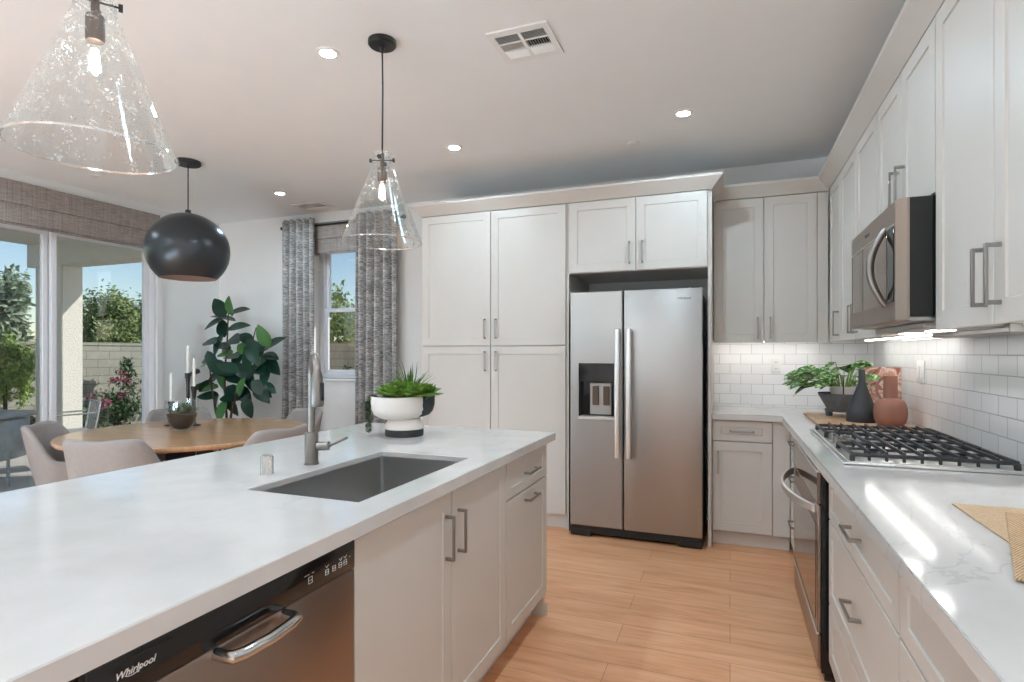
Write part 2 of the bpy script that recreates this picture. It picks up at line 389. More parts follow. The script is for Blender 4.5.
for n, p in (('baseboard_back', (XL, -2.45, YB-.015, YB, 0, .12)), ('baseboard_left', (XL, XL+.015, D1+.06, YB, 0, .12))):
    b = MB(); b.box(*p, .003); struct(b.build(n, M['trim']))
b = MB(); b.box(XL, XL+.02, D1-.002, D1+.065, 0, DZ+.1, .004); struct(b.build('trim_1', M['trim']))   # casing by the patio door
# sliding patio doors
def patio_door(name, ya, yb, joints):
    t = bpy.data.objects.new(name, None); C.objects.link(t); struct(t); t.location = (XL, 0, 0)
    b = MB(); b.box(-.17, 0, yb-.03, yb, 0, DZ, .004); b.box(-.17, 0, ya, ya+.03, 0, DZ, .004); b.box(-.17, 0, ya+.03, yb-.03, DZ-.06, DZ, .004); b.box(-.17, 0, ya+.03, yb-.03, 0, .035, .004)
    b.build('door_frame', M['vinyl'], t)
    ys = [ya+.03]+joints+[yb-.03]
    for k in range(len(ys)-1):
        a, c = ys[k], ys[k+1]; x = -.13 if k % 2 else -.08; x -= 0
        b = MB(); st = .042
        for q in ((a, a+st, .035, DZ-.06), (c-st, c, .035, DZ-.06), (a+st, c-st, .035, .12), (a+st, c-st, DZ-.12, DZ-.06)): b.box(x-.02, x+.02, q[0], q[1], q[2], q[3], .003)
        p = b.build('door_panel', M['vinyl'], t)
        b = MB(); b.box(x-.003, x+.003, a+st, c-st, .12, DZ-.12); b.build('door_glass', M['pane'], p, smooth=0)
patio_door('door_1', D0, D1, [1.62, 3.185])
patio_door('door_2', -4.4, -.75, [-3.2, -1.95])
# window
t = bpy.data.objects.new('window_1', None); C.objects.link(t); struct(t); t.location = (0, YB, 0)
b = MB(); fw = .065
for q in ((WX0, WX0+fw, WZ0, WZ1), (WX1-fw, WX1, WZ0, WZ1), (WX0+fw, WX1-fw, WZ0, WZ0+.05), (WX0+fw, WX1-fw, WZ1-.05, WZ1)): b.box(q[0], q[1], .09, .17, q[2], q[3], .004)
b.build('window_frame', M['vinyl'], t)
for nm, za, zb, y in (('window_sash', WZ0+.05, 1.84, .115), ('window_sash', 1.80, WZ1-.05, .145)):
    b = MB(); a, c, s = WX0+fw, WX1-fw, .042
    for q in ((a, a+s, za, zb), (c-s, c, za, zb), (a+s, c-s, za, za+s), (a+s, c-s, zb-s, zb)): b.box(q[0], q[1], y-.014, y+.014, q[2], q[3], .003)
    p = b.build(nm, M['vinyl'], t)
    b = MB(); b.box(a+s, c-s, y-.003, y+.003, za+s, zb-s); b.build('window_glass', M['pane'], p, smooth=0)
b = MB(); b.box(WX0-.03, WX1+.03, -.03, .09, WZ0-.025, WZ0, .004); b.build('window_sill', M['trim'], t)
# tiled splashback
b = MB(); b.box(XR-.009, XR, -.4, YB-.009, .935, 2.0); struct(b.build('wall_right_tile', M['tile_r'], smooth=0))
b = MB(); b.box(-.12, XR-.009, YB-.009, YB, .935, 1.46); struct(b.build('wall_back_tile', M['tile_b'], smooth=0))
# crown moulding over the cabinets
def crown(path, prof, mat, name):
    P = [Vector((x, y)) for x, y in path]; n = len(P); rings = []
    nor = []
    for i in range(n-1):
        d = (P[i+1]-P[i]).normalized(); nor.append(Vector((d.y, -d.x)))      # outward = right of travel
    for i in range(n):
        if i == 0: m = nor[0]
        elif i == n-1: m = nor[-1]
        else:
            m = nor[i-1]+nor[i]; m = m/m.dot(nor[i])
        rings.append([(P[i].x+m.x*d, P[i].y+m.y*d, z) for d, z in prof])
    b = MB(); b.ring(rings); return struct(b.build(name, mat, smooth=20))
crown([(-2.44, 4.87), (-2.44, 4.205), (-.12, 4.205), (-.12, 4.555), (.655, 4.555), (.655, 1.39)],
      [(-.016, 2.511), (.004, 2.511), (.012, 2.522), (.072, 2.586), (.076, 2.603), (-.016, 2.603)], M['cab'], 'trim_2')

# ------------------------------------------------------------------ kitchen cabinets: rear run
cabinet('pantry_cabinet', 'tall light grey four-door pantry cabinet left of the refrigerator', 'pantry', (-2.44, 4.22, 0), FACE_BACK, 1.275, .655, .115, 2.51, [
    ('door', .008, .634, 1.421, 2.503, ('v', .634-.045, 1.555)), ('door', .640, 1.262, 1.421, 2.503, ('v', .640+.045, 1.555)),
    ('door', .008, .634, .118, 1.413, ('v', .634-.045, 1.295)), ('door', .640, 1.262, .118, 1.413, ('v', .640+.045, 1.295))], toe=True)
t = cabinet('over_refrigerator_cabinet', 'light grey two-door cabinet above the refrigerator with tall side panel', 'cabinet', (-1.163, 4.22, 0), FACE_BACK, 1.043, .655, 1.965, 2.51, [
    ('door', .016, .516, 1.970, 2.503, ('v', .516-.045, 2.10)), ('door', .521, 1.014, 1.970, 2.503, ('v', .521+.045, 2.10))])
b = MB(); b.box(1.018, 1.043, -.02, .655, 0, 1.965, .001); b.build('side_panel', M['cab'], t)
b = MB(); b.box(0, .012, -.02, .655, 0, 1.965, .001); b.build('side_panel', M['cab'], t)
t = cabinet('wall_cabinet', 'light grey two-door wall cabinet right of the refrigerator above the tile', 'cabinet', (-.118, 4.57, 0), FACE_BACK, .77, .305, 1.458, 2.51, [
    ('door', .002, .348, 1.437, 2.503, ('v', .348-.04, 1.545)), ('door', .353, .697, 1.437, 2.503, ('v', .353+.04, 1.545))], group='wall cabinets')
b = MB(); b.box(.700, .768, -.018, 0, 1.435, 2.505, .001); b.build('filler_strip', M['cab'], t)
t = cabinet('base_cabinet', 'light grey base cabinet right of the refrigerator, one drawer over one door', 'cabinet', (-.118, 4.28, 0), FACE_BACK, .50, .58, .105, .891, [
    ('drawer', .002, .387, .744, .885, ('h', .195, .812)), ('door', .002, .387, .108, .736, ('v', .038, .59))], toe=True, group='base cabinets')
b = MB(); b.box(.392, .498, -.018, 0, .105, .888, .001); b.build('filler_strip', M['cab'], t)
# ------------------------------------------------------------------ right-hand run, local x counts towards the camera
def rc(y): return (.67, y, 0)
cabinet('wall_cabinet', 'narrow single-door wall cabinet in the kitchen corner', 'cabinet', rc(4.57), FACE_RIGHT, .478, .325, 1.458, 2.51, [
    ('door', .085, .475, 1.437, 2.503, ('v', .475-.04, 1.55))], group='wall cabinets')
cabinet('wall_cabinet', 'tall two-door wall cabinet between the corner cabinet and the microwave', 'cabinet', rc(4.09), FACE_RIGHT, .965, .325, 1.458, 2.51, [
    ('door', .004, .478, 1.437, 2.503, ('v', .478-.04, 1.55)), ('door', .484, .961, 1.437, 2.503, ('v', .484+.04, 1.55))], group='wall cabinets')
cabinet('wall_cabinet', 'short two-door wall cabinet directly above the microwave', 'cabinet', rc(3.12), FACE_RIGHT, .808, .325, 1.905, 2.51, [
    ('door', .004, .402, 1.908, 2.503, ('v', .402-.04, 2.03)), ('door', .407, .804, 1.908, 2.503, ('v', .407+.04, 2.03))], group='wall cabinets')
cabinet('wall_cabinet', 'tall two-door wall cabinet at the right edge, nearest the camera', 'cabinet', rc(2.308), FACE_RIGHT, .916, .325, 1.458, 2.51, [
    ('door', .004, .453, 1.437, 2.503, ('v', .453-.04, 1.565)), ('door', .459, .912, 1.437, 2.503, ('v', .459+.04, 1.565))], group='wall cabinets')
def rb(y): return (.395, y, 0)
cabinet('base_cabinet', 'narrow base cabinet of drawers between the corner and the wall oven', 'cabinet', rb(4.25), FACE_RIGHT, .66, .585, .105, .891, [
    ('drawer', .09, .655, .74, .885, ('h', .37, .80)), ('drawer', .09, .655, .43, .732, ('h', .37, .58)), ('drawer', .09, .655, .108, .422, ('h', .37, .30))], toe=True, group='base cabinets')
cabinet('base_cabinet', 'light grey base cabinet of three wide drawers beside the wall oven', 'cabinet', rb(2.635), FACE_RIGHT, 1.045, .585, .105, .891, [
    ('drawer', .025, 1.040, .690, .885, ('h', .555, .782)), ('drawer', .025, 1.040, .346, .682, ('h', .555, .535)), ('drawer', .025, 1.040, .108, .338, ('h', .555, .225))], toe=True, group='base cabinets')
cabinet('base_cabinet', 'light grey base cabinet at the bottom right corner, nearest the camera', 'cabinet', rb(1.585), FACE_RIGHT, 1.045, .585, .105, .891, [
    ('drawer', .004, 1.040, .690, .885, ('h', .50, .79)), ('door', .004, .519, .108, .682, ('v', .479, .58)), ('door', .525, 1.040, .108, .682, ('v', .565, .58))], toe=True, group='base cabinets')
# L-shaped worktop
b = MB(); b.prism([(-.118, 4.23), (.330, 4.23), (.330, .5), (.991, .5), (.991, 4.871), (-.118, 4.871)], .892, .935, .003)
tag(b.build('countertop', M['quartz']), 'white quartz L-shaped countertop carrying the gas cooktop', 'countertop')

# ------------------------------------------------------------------ island
IX = -.96
KI, ZI = .934, -.0961      # the island is laid out at 1/KI size with its floor at ZI, then set to size at the end
def ib(y): return (IX, y, 0)
cabinet('sink_base_cabinet', 'light grey two-door island cabinet under the sink', 'cabinet', ib(1.262), FACE_ISLAND, 1.108, .56, .044, .62, [
    ('door', .004, .571, .046, .860, ('v', .571-.045, .705)), ('door', .577, 1.104, .046, .860, ('v', .577+.045, .705))], toe=True, group='island cabinets', zf=ZI)
b = MB(); b.box(0, 1.108, 0, .02, .62, .872); b.box(0, .018, .02, .56, .62, .872); b.box(1.09, 1.108, .02, .56, .62, .872); b.build('face_frame', M['cab'], bpy.data.objects['sink_base_cabinet'])
cabinet('island_end_cabinet', 'light grey island cabinet at the far end, drawer over pull-out door', 'cabinet', ib(2.372), FACE_ISLAND, .60, .56, .044, .872, [
    ('drawer', .004, .597, .692, .860, ('h', .315, .772)), ('door', .004, .597, .046, .684, ('h', .315, .640))], toe=True, group='island cabinets', zf=ZI)
# dishwasher
t = thing('dishwasher', 'stainless dishwasher with black control panel under the island counter', 'dishwasher', ib(.575), FACE_ISLAND)
b = MB(); b.box(.004, .679, 0, .56, .044, .868); b.build('tub', M['dark'], t)
b = MB(); b.box(.004, .679, .06, .55, ZI, .044); b.build('toe_kick', M['black'], t)
b = MB(); b.box(.004, .680, -.028, 0, .050, .788, .006, 2); b.build('door', M['oven_steel'], t)
b = MB(); b.box(.004, .680, -.030, 0, .789, .866, .005, 2); p = b.build('control_panel', M['gloss_black'], t)
b = MB(); b.box(.045, .150, -.0315, -.029, .8515, .8540); b.build('vent_slot', M['dark'], p)
text('lettering', 'Whirlpool', .0165, M['ltext'], p, (.083, -.0306, .832), (PI/2, 0, 0), .3, .0002)
b = MB(); b.tube([(.078+.014*math.cos(a), -.0308, .831+.007*math.sin(a)) for a in [PI*(1.1+.9*i/12) for i in range(13)]], .0006, 6); b.build('logo_swoosh', M['ltext'], p)
def sym_rect(b, x, z, w, h, th=.0012):
    for q in ((x, x+w, z, z+th), (x, x+w, z+h-th, z+h), (x, x+th, z, z+h), (x+w-th, x+w, z, z+h)): b.box(q[0], q[1], -.0308, -.0300, q[2], q[3])
b = MB(); sym_rect(b, .500, .813, .014, .016); b.box(.503, .511, -.0308, -.03, .820, .8212)
for x0 in (.487, .497, .513): b.box(x0, x0+.007, -.0308, -.03, .835, .8362)
b.build('status_symbol', M['ltext'], p)
b = MB()
for x0 in (.560, .587, .611, .631):
    sym_rect(b, x0, .812, .013, .013); b.box(x0+.002, x0+.011, -.0308, -.03, .818, .8195)
for x0 in (.560, .613, .631):
    b.tube([(x0, -.0305, .836), (x0+.006, -.0305, .829)], .0007, 5); b.tube([(x0+.012, -.0305, .836), (x0+.006, -.0305, .829)], .0007, 5)
b.box(.655, .658, -.0308, -.03, .826, .828); b.build('button_symbols', M['ltext'], p)
b = MB()                                                   # short bar handle just below the panel
pts = [(.245, -.028, .775), (.245, -.055, .775), (.249, -.066, .774), (.27, -.071, .772), (.335, -.074, .770), (.40, -.071, .772), (.421, -.066, .774), (.425, -.055, .775), (.425, -.028, .775)]
b.tube(pts, [.012, .012, .013, .013, .013, .013, .013, .012, .012], 14); b.build('handle', M['chrome'], t)
# island carcass panels the photo shows the end of
t = thing('kitchen_island', 'light grey panelled back and ends of the kitchen island', 'kitchen island', (0, 0, 0))
b = MB(); b.box(-1.75, -1.525, 0.0, 2.975, ZI, .872); b.build('back_panel', M['cab'], t)
b = MB(); b.box(-1.75, IX-.0, 2.975, 2.995, ZI, .872, .001); b.box(-1.75, IX+.012, 2.995, 3.006, ZI, -.03, .002); b.build('end_panel', M['cab'], t)
b = MB(); b.box(-1.522, IX, 0.0, .570, ZI, .872, .001); b.build('near_panel', M['cab'], t)
# island worktop with the sink cut-out
SX0, SX1, SY0, SY1 = -1.475, -1.035, 1.412, 2.185
b = MB()
def q4(x0, x1, y0, y1, z): return [(x0, y0, z), (x1, y0, z), (x1, y1, z), (x0, y1, z)]
o4 = (-2.17, -.915, -.05, 3.055); i4 = (SX0, SX1, SY0, SY1); e = .003
b.ring([q4(*i4, .893), q4(SX0-.06, SX1+.06, SY0-.06, SY1+.06, .893), q4(SX0-.06, SX1+.06, SY0-.06, SY1+.06, .873), q4(*o4, .873), q4(*o4, .915-e), q4(o4[0]+e, o4[1]-e, o4[2]+e, o4[3]-e, .915), q4(i4[0]-e, i4[1]+e, i4[2]-e, i4[3]+e, .915), q4(*i4, .915-e), q4(*i4, .893)], True, False, False)
bmesh.ops.remove_doubles(b.bm, verts=b.bm.verts[:], dist=1e-5)
tag(b.build('island_countertop', M['quartz'], smooth=20), 'white veined quartz countertop of the kitchen island with sink cut-out', 'countertop')
# sink
t = thing('sink', 'rectangular stainless undermount sink in the island counter', 'sink', ((SX0+SX1)/2, (SY0+SY1)/2, .665))
hw, hl = (SX1-SX0)/2+.008, (SY1-SY0)/2+.008
b = MB()
def rr(w, l, z, r, n=5):
    out = []
    for cx, cy, a0 in ((w-r, l-r, 0), (-w+r, l-r, PI/2), (-w+r, -l+r, PI), (w-r, -l+r, 1.5*PI)):
        out += [(cx+r*math.cos(a0+PI/2*k/n), cy+r*math.sin(a0+PI/2*k/n), z) for k in range(n+1)]
    return out
b.ring([rr(hw+.025, hl+.025, .222, .03), rr(hw+.025, hl+.025, .2275, .03), rr(hw, hl, .2275, .014), rr(hw, hl, .03, .014), rr(hw-.012, hl-.012, .016, .016), rr(.05, .05, .008, .049), rr(.05, .05, 0.0, .049),
        rr(hw+.004, hl+.004, .005, .014), rr(hw+.004, hl+.004, .222, .014)], True, False, False)
b.build('basin', M['sinksteel'], t, smooth=35)
b = MB(); b.lathe([(.052, .006), (.052, .013), (.040, .014), (.036, .010), (.001, .009)], seg=28); b.build('drain', M['chrome'], t)
# faucet, swung towards the camera
t = thing('faucet', 'brushed nickel pull-down faucet with arched spout behind the sink', 'faucet', (-1.565, 1.828, .915))
b = MB(); b.lathe([(.029, 0), (.029, .006), (.0265, .008), (.0265, .122), (.024, .128), (.0155, .130)], seg=28); b.build('body', M['nickel'], t)
dx, dy = .735, -.68
arch = [(0, 0, .126), (0, 0, .20), (0, 0, .29), (0, 0, .345)]
for i in range(1, 11):
    a = PI*i/10*.97; arch.append((dx*.085*(1-math.cos(a)), dy*.085*(1-math.cos(a)), .345+.085*math.sin(a)))
b = MB(); b.tube(arch, .0145, 16); b.build('spout', M['nickel'], t)
e0 = Vector(arch[-1]); b = MB()
b.tube([e0+Vector((0, 0, .02)), e0+Vector((0, 0, .0)), e0+Vector((0, 0, -.03)), e0+Vector((dx*.004, dy*.004, -.10)), e0+Vector((dx*.004, dy*.004, -.108))], [.0165, .0205, .0225, .024, .021], 18); p = b.build('spray_head', M['nickel'], t)
b = MB(); bp = e0+Vector((.028*.95, -.0, -.055)); bp = e0+Vector((.0245, -.002, -.052))
b.box(bp.x-.003, bp.x+.004, bp.y-.008, bp.y+.008, bp.z-.034, bp.z+.034, .003, 2); b.build('button', M['black'], p)
b = MB(); b.cyl((.022, .008, .072), (.066, .024, .074), .0185, .0185, 18); b.tube([(.066, .024, .074), (.07, .026, .076), (.135, .052, .108)], [.008, .0065, .0055], 10); b.build('lever', M['nickel'], t)
o = MB(); o.lathe([(.0235, 0), (.0235, .002), (.0225, .004), (.0225, .062), (.0205, .067), (.001, .068)], seg=28)
o = o.build('sink_air_gap', M['chrome']); o.location = (-1.592, 1.622, .915); tag(o, 'small chrome cylinder cap on the island counter left of the faucet', 'air gap cap')

# ------------------------------------------------------------------ refrigerator
t = thing('refrigerator', 'stainless side-by-side refrigerator with ice and water dispenser', 'refrigerator', (-1.115, 4.17, 0), 0)
b = MB(); b.box(.012, .930, .012, .68, .03, 1.795, .004); b.build('cabinet_body', M['black'], t)
def fdoor(x0, x1, hole=None):
    b = MB()
    if not hole: b.box(x0, x1, -.07, .008, .082, 1.812, .007, 2)
    else:
        h0, h1, k0, k1 = hole
        b.box(x0, h0, -.07, .008, .082, 1.812, .005); b.box(h1, x1, -.07, .008, .082, 1.812, .005)
        b = MB()
        def q(a, c, d, e2, y): return [(a, y, d), (c, y, d), (c, y, e2), (a, y, e2)]
        b.ring([q(x0, x1, .082, 1.812, .008), q(x0, x1, .082, 1.812, -.063), q(x0+.007, x1-.007, .089, 1.805, -.07), q(h0, h1, k0, k1, -.07), q(h0, h1, k0, k1, -.005)])
    return b.build('door', M['steel'], t, smooth=30)
HX0, HX1, HZ0, HZ1 = .066, .338, .885, 1.285
dl = fdoor(0, .391, (HX0, HX1, HZ0, HZ1)); dr = fdoor(.401, .938)
for d, x in ((dl, .358), (dr, .440)):
    b = MB(); zs = [.605+i*.0772 for i in range(13)]
    rs = []
    for z in zs:
        u = (z-.605)/(.9264); y = -.105-.020*math.sin(PI*u)
        rs.append([(x-.018, y+.012, z), (x-.018, y, z), (x-.012, y-.006, z), (x+.012, y-.006, z), (x+.018, y, z), (x+.018, y+.012, z)])
    b.ring(rs)
    for z in (.625, 1.512): b.box(x-.012, x+.012, -.100, -.069, z-.018, z+.018, .002)
    b.build('handle', M['bright'], d, smooth=50)
p = dl
b = MB(); b.box(HX0, HX1, -.072, -.01, 1.150, HZ1, .002); b.build('control_panel', M['gloss_black'], p)
b = MB(); b.box(HX0+.001, HX1-.001, -.012, -.006, HZ0, 1.150); b.box(HX0+.0005, HX0+.012, -.066, -.01, HZ0, 1.15); b.box(HX1-.012, HX1-.0005, -.066, -.01, HZ0, 1.15); b.build('dispenser_recess', M['gloss_black'], p)
b = MB(); b.box(HX0+.075, HX1-.035, -.030, -.012, .905, 1.140, .004); b.build('dispenser_back', M['steel'], p)
for x in (HX0+.098, HX0+.178):
    b = MB(); b.box(x, x+.046, -.046, -.030, .975, 1.115, .004); b.build('paddle', M['brass'], p)
b = MB(); b.box(HX0-.004, HX1+.004, -.082, -.006, .868, .895, .004); b.build('drip_tray', M['bright'], p)
b = MB(); b.box(.004, .934, -.045, .01, .022, .078, .004); b.box(.0, .16, -.055, .0, .004, .05, .006); b.box(.78, .938, -.055, .0, .004, .05, .006)
b.build('base_grille', M['black'], t)
for x in (.03, .86): b = MB(); b.box(x, x+.06, -.05, .03, 1.797, 1.822, .003); b.build('hinge_cover', M['black'], t)
text('lettering', 'Whirlpool', .022, M['dtext'], dr, (.815, -.0704, 1.742), (PI/2, 0, 0), .3, .0003)

# ------------------------------------------------------------------ wall oven below the cooktop
t = thing('wall_oven', 'warm stainless built-in oven with bowed handle under the cooktop', 'oven', (.395, 3.575, 0), FACE_RIGHT)
OW = .925
b = MB(); b.box(.006, OW-.004, 0, .56, .02, .888); b.build('oven_body', M['black'], t)
b = MB(); b.box(.004, OW-.002, -.042, 0, .03, .872, .002); b.build('oven_side_trim', M['gloss_black'], t)
b = MB(); b.box(.006, OW-.004, -.056, -.042, .730, .862, .003); b.build('control_panel', M['ovenglass'], t)
b = MB(); b.box(.004, OW-.002, -.060, -.040, .862, .872, .002); b.build('vent_trim', M['bright'], t)
b = MB(); b.box(.006, OW-.004, -.056, -.042, .195, .726, .003); d = b.build('door', M['oven_steel'], t)
b = MB(); b.box(.05, OW-.05, -.0585, -.055, .235, .64, .001); b.build('window', M['ovenglass'], d)
b = MB(); b.box(.006, OW-.004, -.060, -.05, .188, .197, .001); b.build('trim_strip', M['bright'], d)
b = MB(); rs = []
for i in range(25):
    u = i/24; x = .05+u*(OW-.10); y = -.060-.085*math.sin(PI*u)**.8; th = .010
    rs.append([(x, y, .684), (x, y-th, .688), (x, y-th, .716), (x, y, .720)])
b.ring(rs); b.build('handle', M['bright'], d, smooth=50)
b = MB(); b.box(.006, OW-.004, -.054, -.042, .05, .184, .003); b.build('lower_panel', M['oven_steel'], t)
b = MB(); b.box(.02, OW-.004, -.03, .05, 0, .045, .002); b.build('base_plinth', M['gloss_black'], t)

# ------------------------------------------------------------------ over-the-range microwave
t = thing('microwave', 'over-the-range stainless microwave with bowed vertical handle', 'microwave', (.58, 3.118, 1.475), FACE_RIGHT)
b = MB(); b.box(.004, .798, 0, .409, .012, .424); b.build('casing', M['gloss_black'], t)
b = MB(); b.prism([(0, 0), (.80, 0), (.80, -.006), (.768, -.036), (0, -.036)], 0, .425, .002); d = b.build('door', M['oven_steel'], t, smooth=20)
b = MB(); b.box(.030, .655, -.0385, -.035, .068, .335, .001); b.build('window', M['ovenglass'], d)
for x in (.255, .030): b = MB(); b.box(x, x+.0065, -.0392, -.038, .068, .335); b.build('window_bar', M['gloss_black'], d)
b = MB(); b.box(.672, .752, -.0385, -.035, .068, .335, .001); b.build('control_panel', M['gloss_black'], d)
b = MB(); b.box(.02, .755, -.0385, -.0355, .340, .344); b.build('trim_strip', M['bright'], d)
b = MB(); pts = []; rad = []
for i in range(21):
    u = i/20; pts.append((.640, -.036-.052*math.sin(PI*u)**.9, .058+.29*u)); rad.append(.011+.003*math.sin(PI*u))
b.tube(pts, rad, 14); b.build('handle', M['nickel'], d)
b = MB(); b.box(.01, .79, .0, .40, -.004, .012, .002); b.box(.05, .75, .05, .30, -.030, -.003, .006); b.box(.02, .785, .28, .40, -.048, -.003, .004); b.build('vent_plate', M['steel'], t)
for x in (.20, .56): b = MB(); b.box(x-.05, x+.05, .12, .19, -.034, -.029, .002); b.build('tile_fill_light', M['tile_fill'], t)  # glowing lenses added to brighten the side tile
text('lettering', 'Whirlpool', .020, M['dtext'], d, (.33, -.0368, .383), (PI/2, 0, 0), .3)

# ------------------------------------------------------------------ gas cooktop
t = thing('gas_cooktop', 'stainless gas cooktop with black cast-iron grates on the right counter', 'cooktop', (0, 0, .935))
CX0, CX1, CY0, CY1 = .402, .972, 2.465, 3.455
b = MB(); b.box(CX0, CX1, CY0, CY1, 0.001, .010, .003); b.box(CX0+.02, CX1-.02, CY0+.02, CY1-.02, .009, .013, .003); b.build('tray', M['bright'], t)
def grate(ya, yb, xa):
    b = MB(); hb, ht = .036, .046; w = .009
    for x in (xa, CX1-.03): b.box(x-w/2-.001, x+w/2+.001, ya, yb, hb-.006, ht, .003)
    for y in (ya+w/2, yb-w/2): b.box(xa, CX1-.03, y-w/2, y+w/2, hb-.006, ht-.001, .003)
    n = round((CX1-.03-xa)/.054)
    for i in range(1, n):
        x = xa+(CX1-.03-xa)*i/n
        b.box(x-.0036, x+.0036, ya, yb, hb+.004, ht+.008, .0015)
        for y in (ya+.006, yb-.006): b.box(x-.005, x+.005, y-.005, y+.005, .016, ht+.008, .002)
    ym = (ya+yb)/2; b.box(xa, CX1-.03, ym-.006, ym+.006, hb-.004, ht-.004, .002)
    for x in (xa, CX1-.03):
        for y in (ya+.006, yb-.006): b.box(x-.009, x+.009, y-.008, y+.008, .012, hb, .002)
    return b.build('grate', M['iron'], t)
g = (CY1-CY0-.04)/3
grate(CY0+.02, CY0+.02+g-.004, CX0+.035); grate(CY0+.02+g, CY0+.02+2*g-.004, CX0+.15); grate(CY0+.02+2*g, CY1-.02, CX0+.035)
for x, y, r in ((.54, CY0+.02+g/2, .036), (.80, CY0+.02+g/2, .046), (.74, (CY0+CY1)/2, .058), (.54, CY1-.02-g/2, .046), (.80, CY1-.02-g/2, .036)):
    b = MB(); b.lathe([(r*1.25, .012), (r*1.2, .020), (r*1.02, .021)], x, y, seg=28); o = b.build('burner', M['bright'], t)
    b = MB(); b.lathe([(r, .021), (r, .029), (r*.85, .032), (.001, .032)], x, y, seg=28); b.build('burner_cap', M['iron'], o)
for i in range(5):
    y = (CY0+CY1)/2-.11+i*.055; x = CX0+.055+(.045 if i % 2 else 0)
    b = MB(); b.lathe([(.022, .012), (.022, .017), (.018, .019), (.017, .040), (.014, .043), (.001, .043)], x, y, seg=22); b.box(x-.003, x+.003, y-.017, y+.017, .043, .046, .001); b.build('knob', M['nickel'], t)

# ------------------------------------------------------------------ things on the right counter
o = MB(); o.box(-.24, .24, -.42, .42, 0, .017, .004, 2); o = o.build('serving_board', M['board']); o.location = (.715, 3.955, .935); tag(o, 'flat wooden board on the corner counter under the vases', 'board')
BZ = .952
t = thing('footed_bowl', 'dark grey footed stoneware bowl with thin black handle on the board', 'bowl', (.683, 4.175, BZ))
b = MB(); b.lathe([(.085, .032), (.100, .05), (.152, .148), (.154, .156), (.146, .156), (.138, .146), (.09, .05), (.001, .044)], seg=40); b.build('bowl', M['grey_cer'], t)
for k in range(3):
    a = PI*.95+2*PI*k/3; b = MB(); b.lathe([(.020, 0), (.026, .05)], .085*math.cos(a), .085*math.sin(a), 0, 14); b.build('foot', M['grey_cer'], t)
a = math.atan2(4.175, .683); b = MB(); pts = []
for i in range(17):
    u = PI*i/16; r = .146*math.cos(u); pts.append((r*math.cos(a), r*math.sin(a), .15+.11*math.sin(u)**.35))
b.tube(pts, .0045, 8); b.build('handle', M['black'], t)
random.seed(4)
t = thing('potted_plant', 'green and white leafy plant in a white pot inside the grey bowl', 'plant', (.683, 4.175, BZ+.052))
b = MB(); b.lathe([(.062, 0), (.080, .14), (.080, .148), (.072, .148), (.070, .13), (.001, .125)], seg=32); b.build('pot', M['white_cer'], t)
b = MB(); st = MB()
for i in range(74):
    a = random.uniform(0, 2*PI); el = random.uniform(.05, 1.3); l = random.uniform(.08, .19)
    if random.random() < .35: a = random.uniform(PI*.72, PI*1.15); l = random.uniform(.17, .24); el = random.uniform(.1, .6)
    p = Vector((.03*math.cos(a), .03*math.sin(a), .13)); q = p+Vector((math.cos(a)*math.cos(el), math.sin(a)*math.cos(el), math.sin(el)*1.05))*l
    st.tube([p, (p+q)/2+Vector((0, 0, .02)), q], .0022, 5)
    b.leaf(q, (math.cos(a+random.uniform(-.5, .5)), math.sin(a+random.uniform(-.5, .5)), random.uniform(-.35, .35)), random.uniform(.10, .145), random.uniform(.062, .088), .3, (random.uniform(-.4, .4)-.2, -.5, 1))
b.build('foliage', M['varieg'], t); st.build('stems', M['succ'], t)
o = MB(); o.lathe([(.084, 0), (.086, .006), (.086, .062), (.079, .078), (.060, .125), (.037, .190), (.023, .232), (.0185, .250), (.0185, .318), (.016, .322), (.013, .318), (.013, .25), (.001, .24)], seg=44)
o = o.build('bottle_vase', M['char_cer']); o.location = (.731, 3.885, BZ); tag(o, 'matte charcoal cone-shaped bottle vase on the board', 'vase')
t = thing('jug_vase', 'terracotta vase with squat round body, wide neck and loop handle', 'vase', (.842, 3.735, BZ))
b = MB(); pr = [(.050, 0)]
for i in range(1, 14):
    a = -PI/2+PI*i/14; pr.append((.045+.041*math.cos(a)**.75, .077+.077*math.sin(a)))
pr += [(.042, .156), (.036, .162), (.0355, .288), (.034, .292), (.030, .290), (.030, .17), (.001, .165)]
b.lathe(pr, seg=44); b.build('body', M['terra'], t)
b = MB(); b.tube([(-.032, 0, .285), (-.052, 0, .272), (-.070, 0, .235), (-.066, 0, .190), (-.050, 0, .160), (-.036, 0, .145)], .0075, 10); b.build('handle', M['terra'], t)
t = thing('cookbook', 'upright cookbook with red food photograph on its cover behind the vases', 'book', (.872, 4.055, BZ), R(-16))
b = MB(); b.box(-.100, .100, -.010, -.0085, 0, .335); b.box(-.100, .100, .0135, .015, 0, .335); b.box(-.1015, -.100, -.010, .015, 0, .335); b.build('cover', M['cover'], t)
b = MB(); b.box(-.099, .096, -.0085, .0135, .003, .332); b.build('pages', M['paper'], t)
for n_ in ('footed_bowl', 'potted_plant', 'bottle_vase', 'jug_vase', 'cookbook'): bpy.data.objects[n_].scale = (.96, .96, .96)
# straw place mats at the near end
def mat(name, cx, cy, w, l, rz, z, m, label):
    b = MB(); b.box(-w/2, w/2, -l/2, l/2, 0, .004, .0015); o = b.build(name, m); o.location = (cx, cy, z); o.rotation_euler = (0, 0, rz); return tag(o, label, 'placemat', 'straw placemats')
mat('placemat', .775, 1.69, .39, .47, 0, .9355, M['straw2'], 'paler straw placemat lying square on the right counter, mostly underneath')
mat('placemat', .772, 1.516, .40, .57, R(-18.7), .940, M['straw'], 'darker straw placemat lying askew on top of the other one')

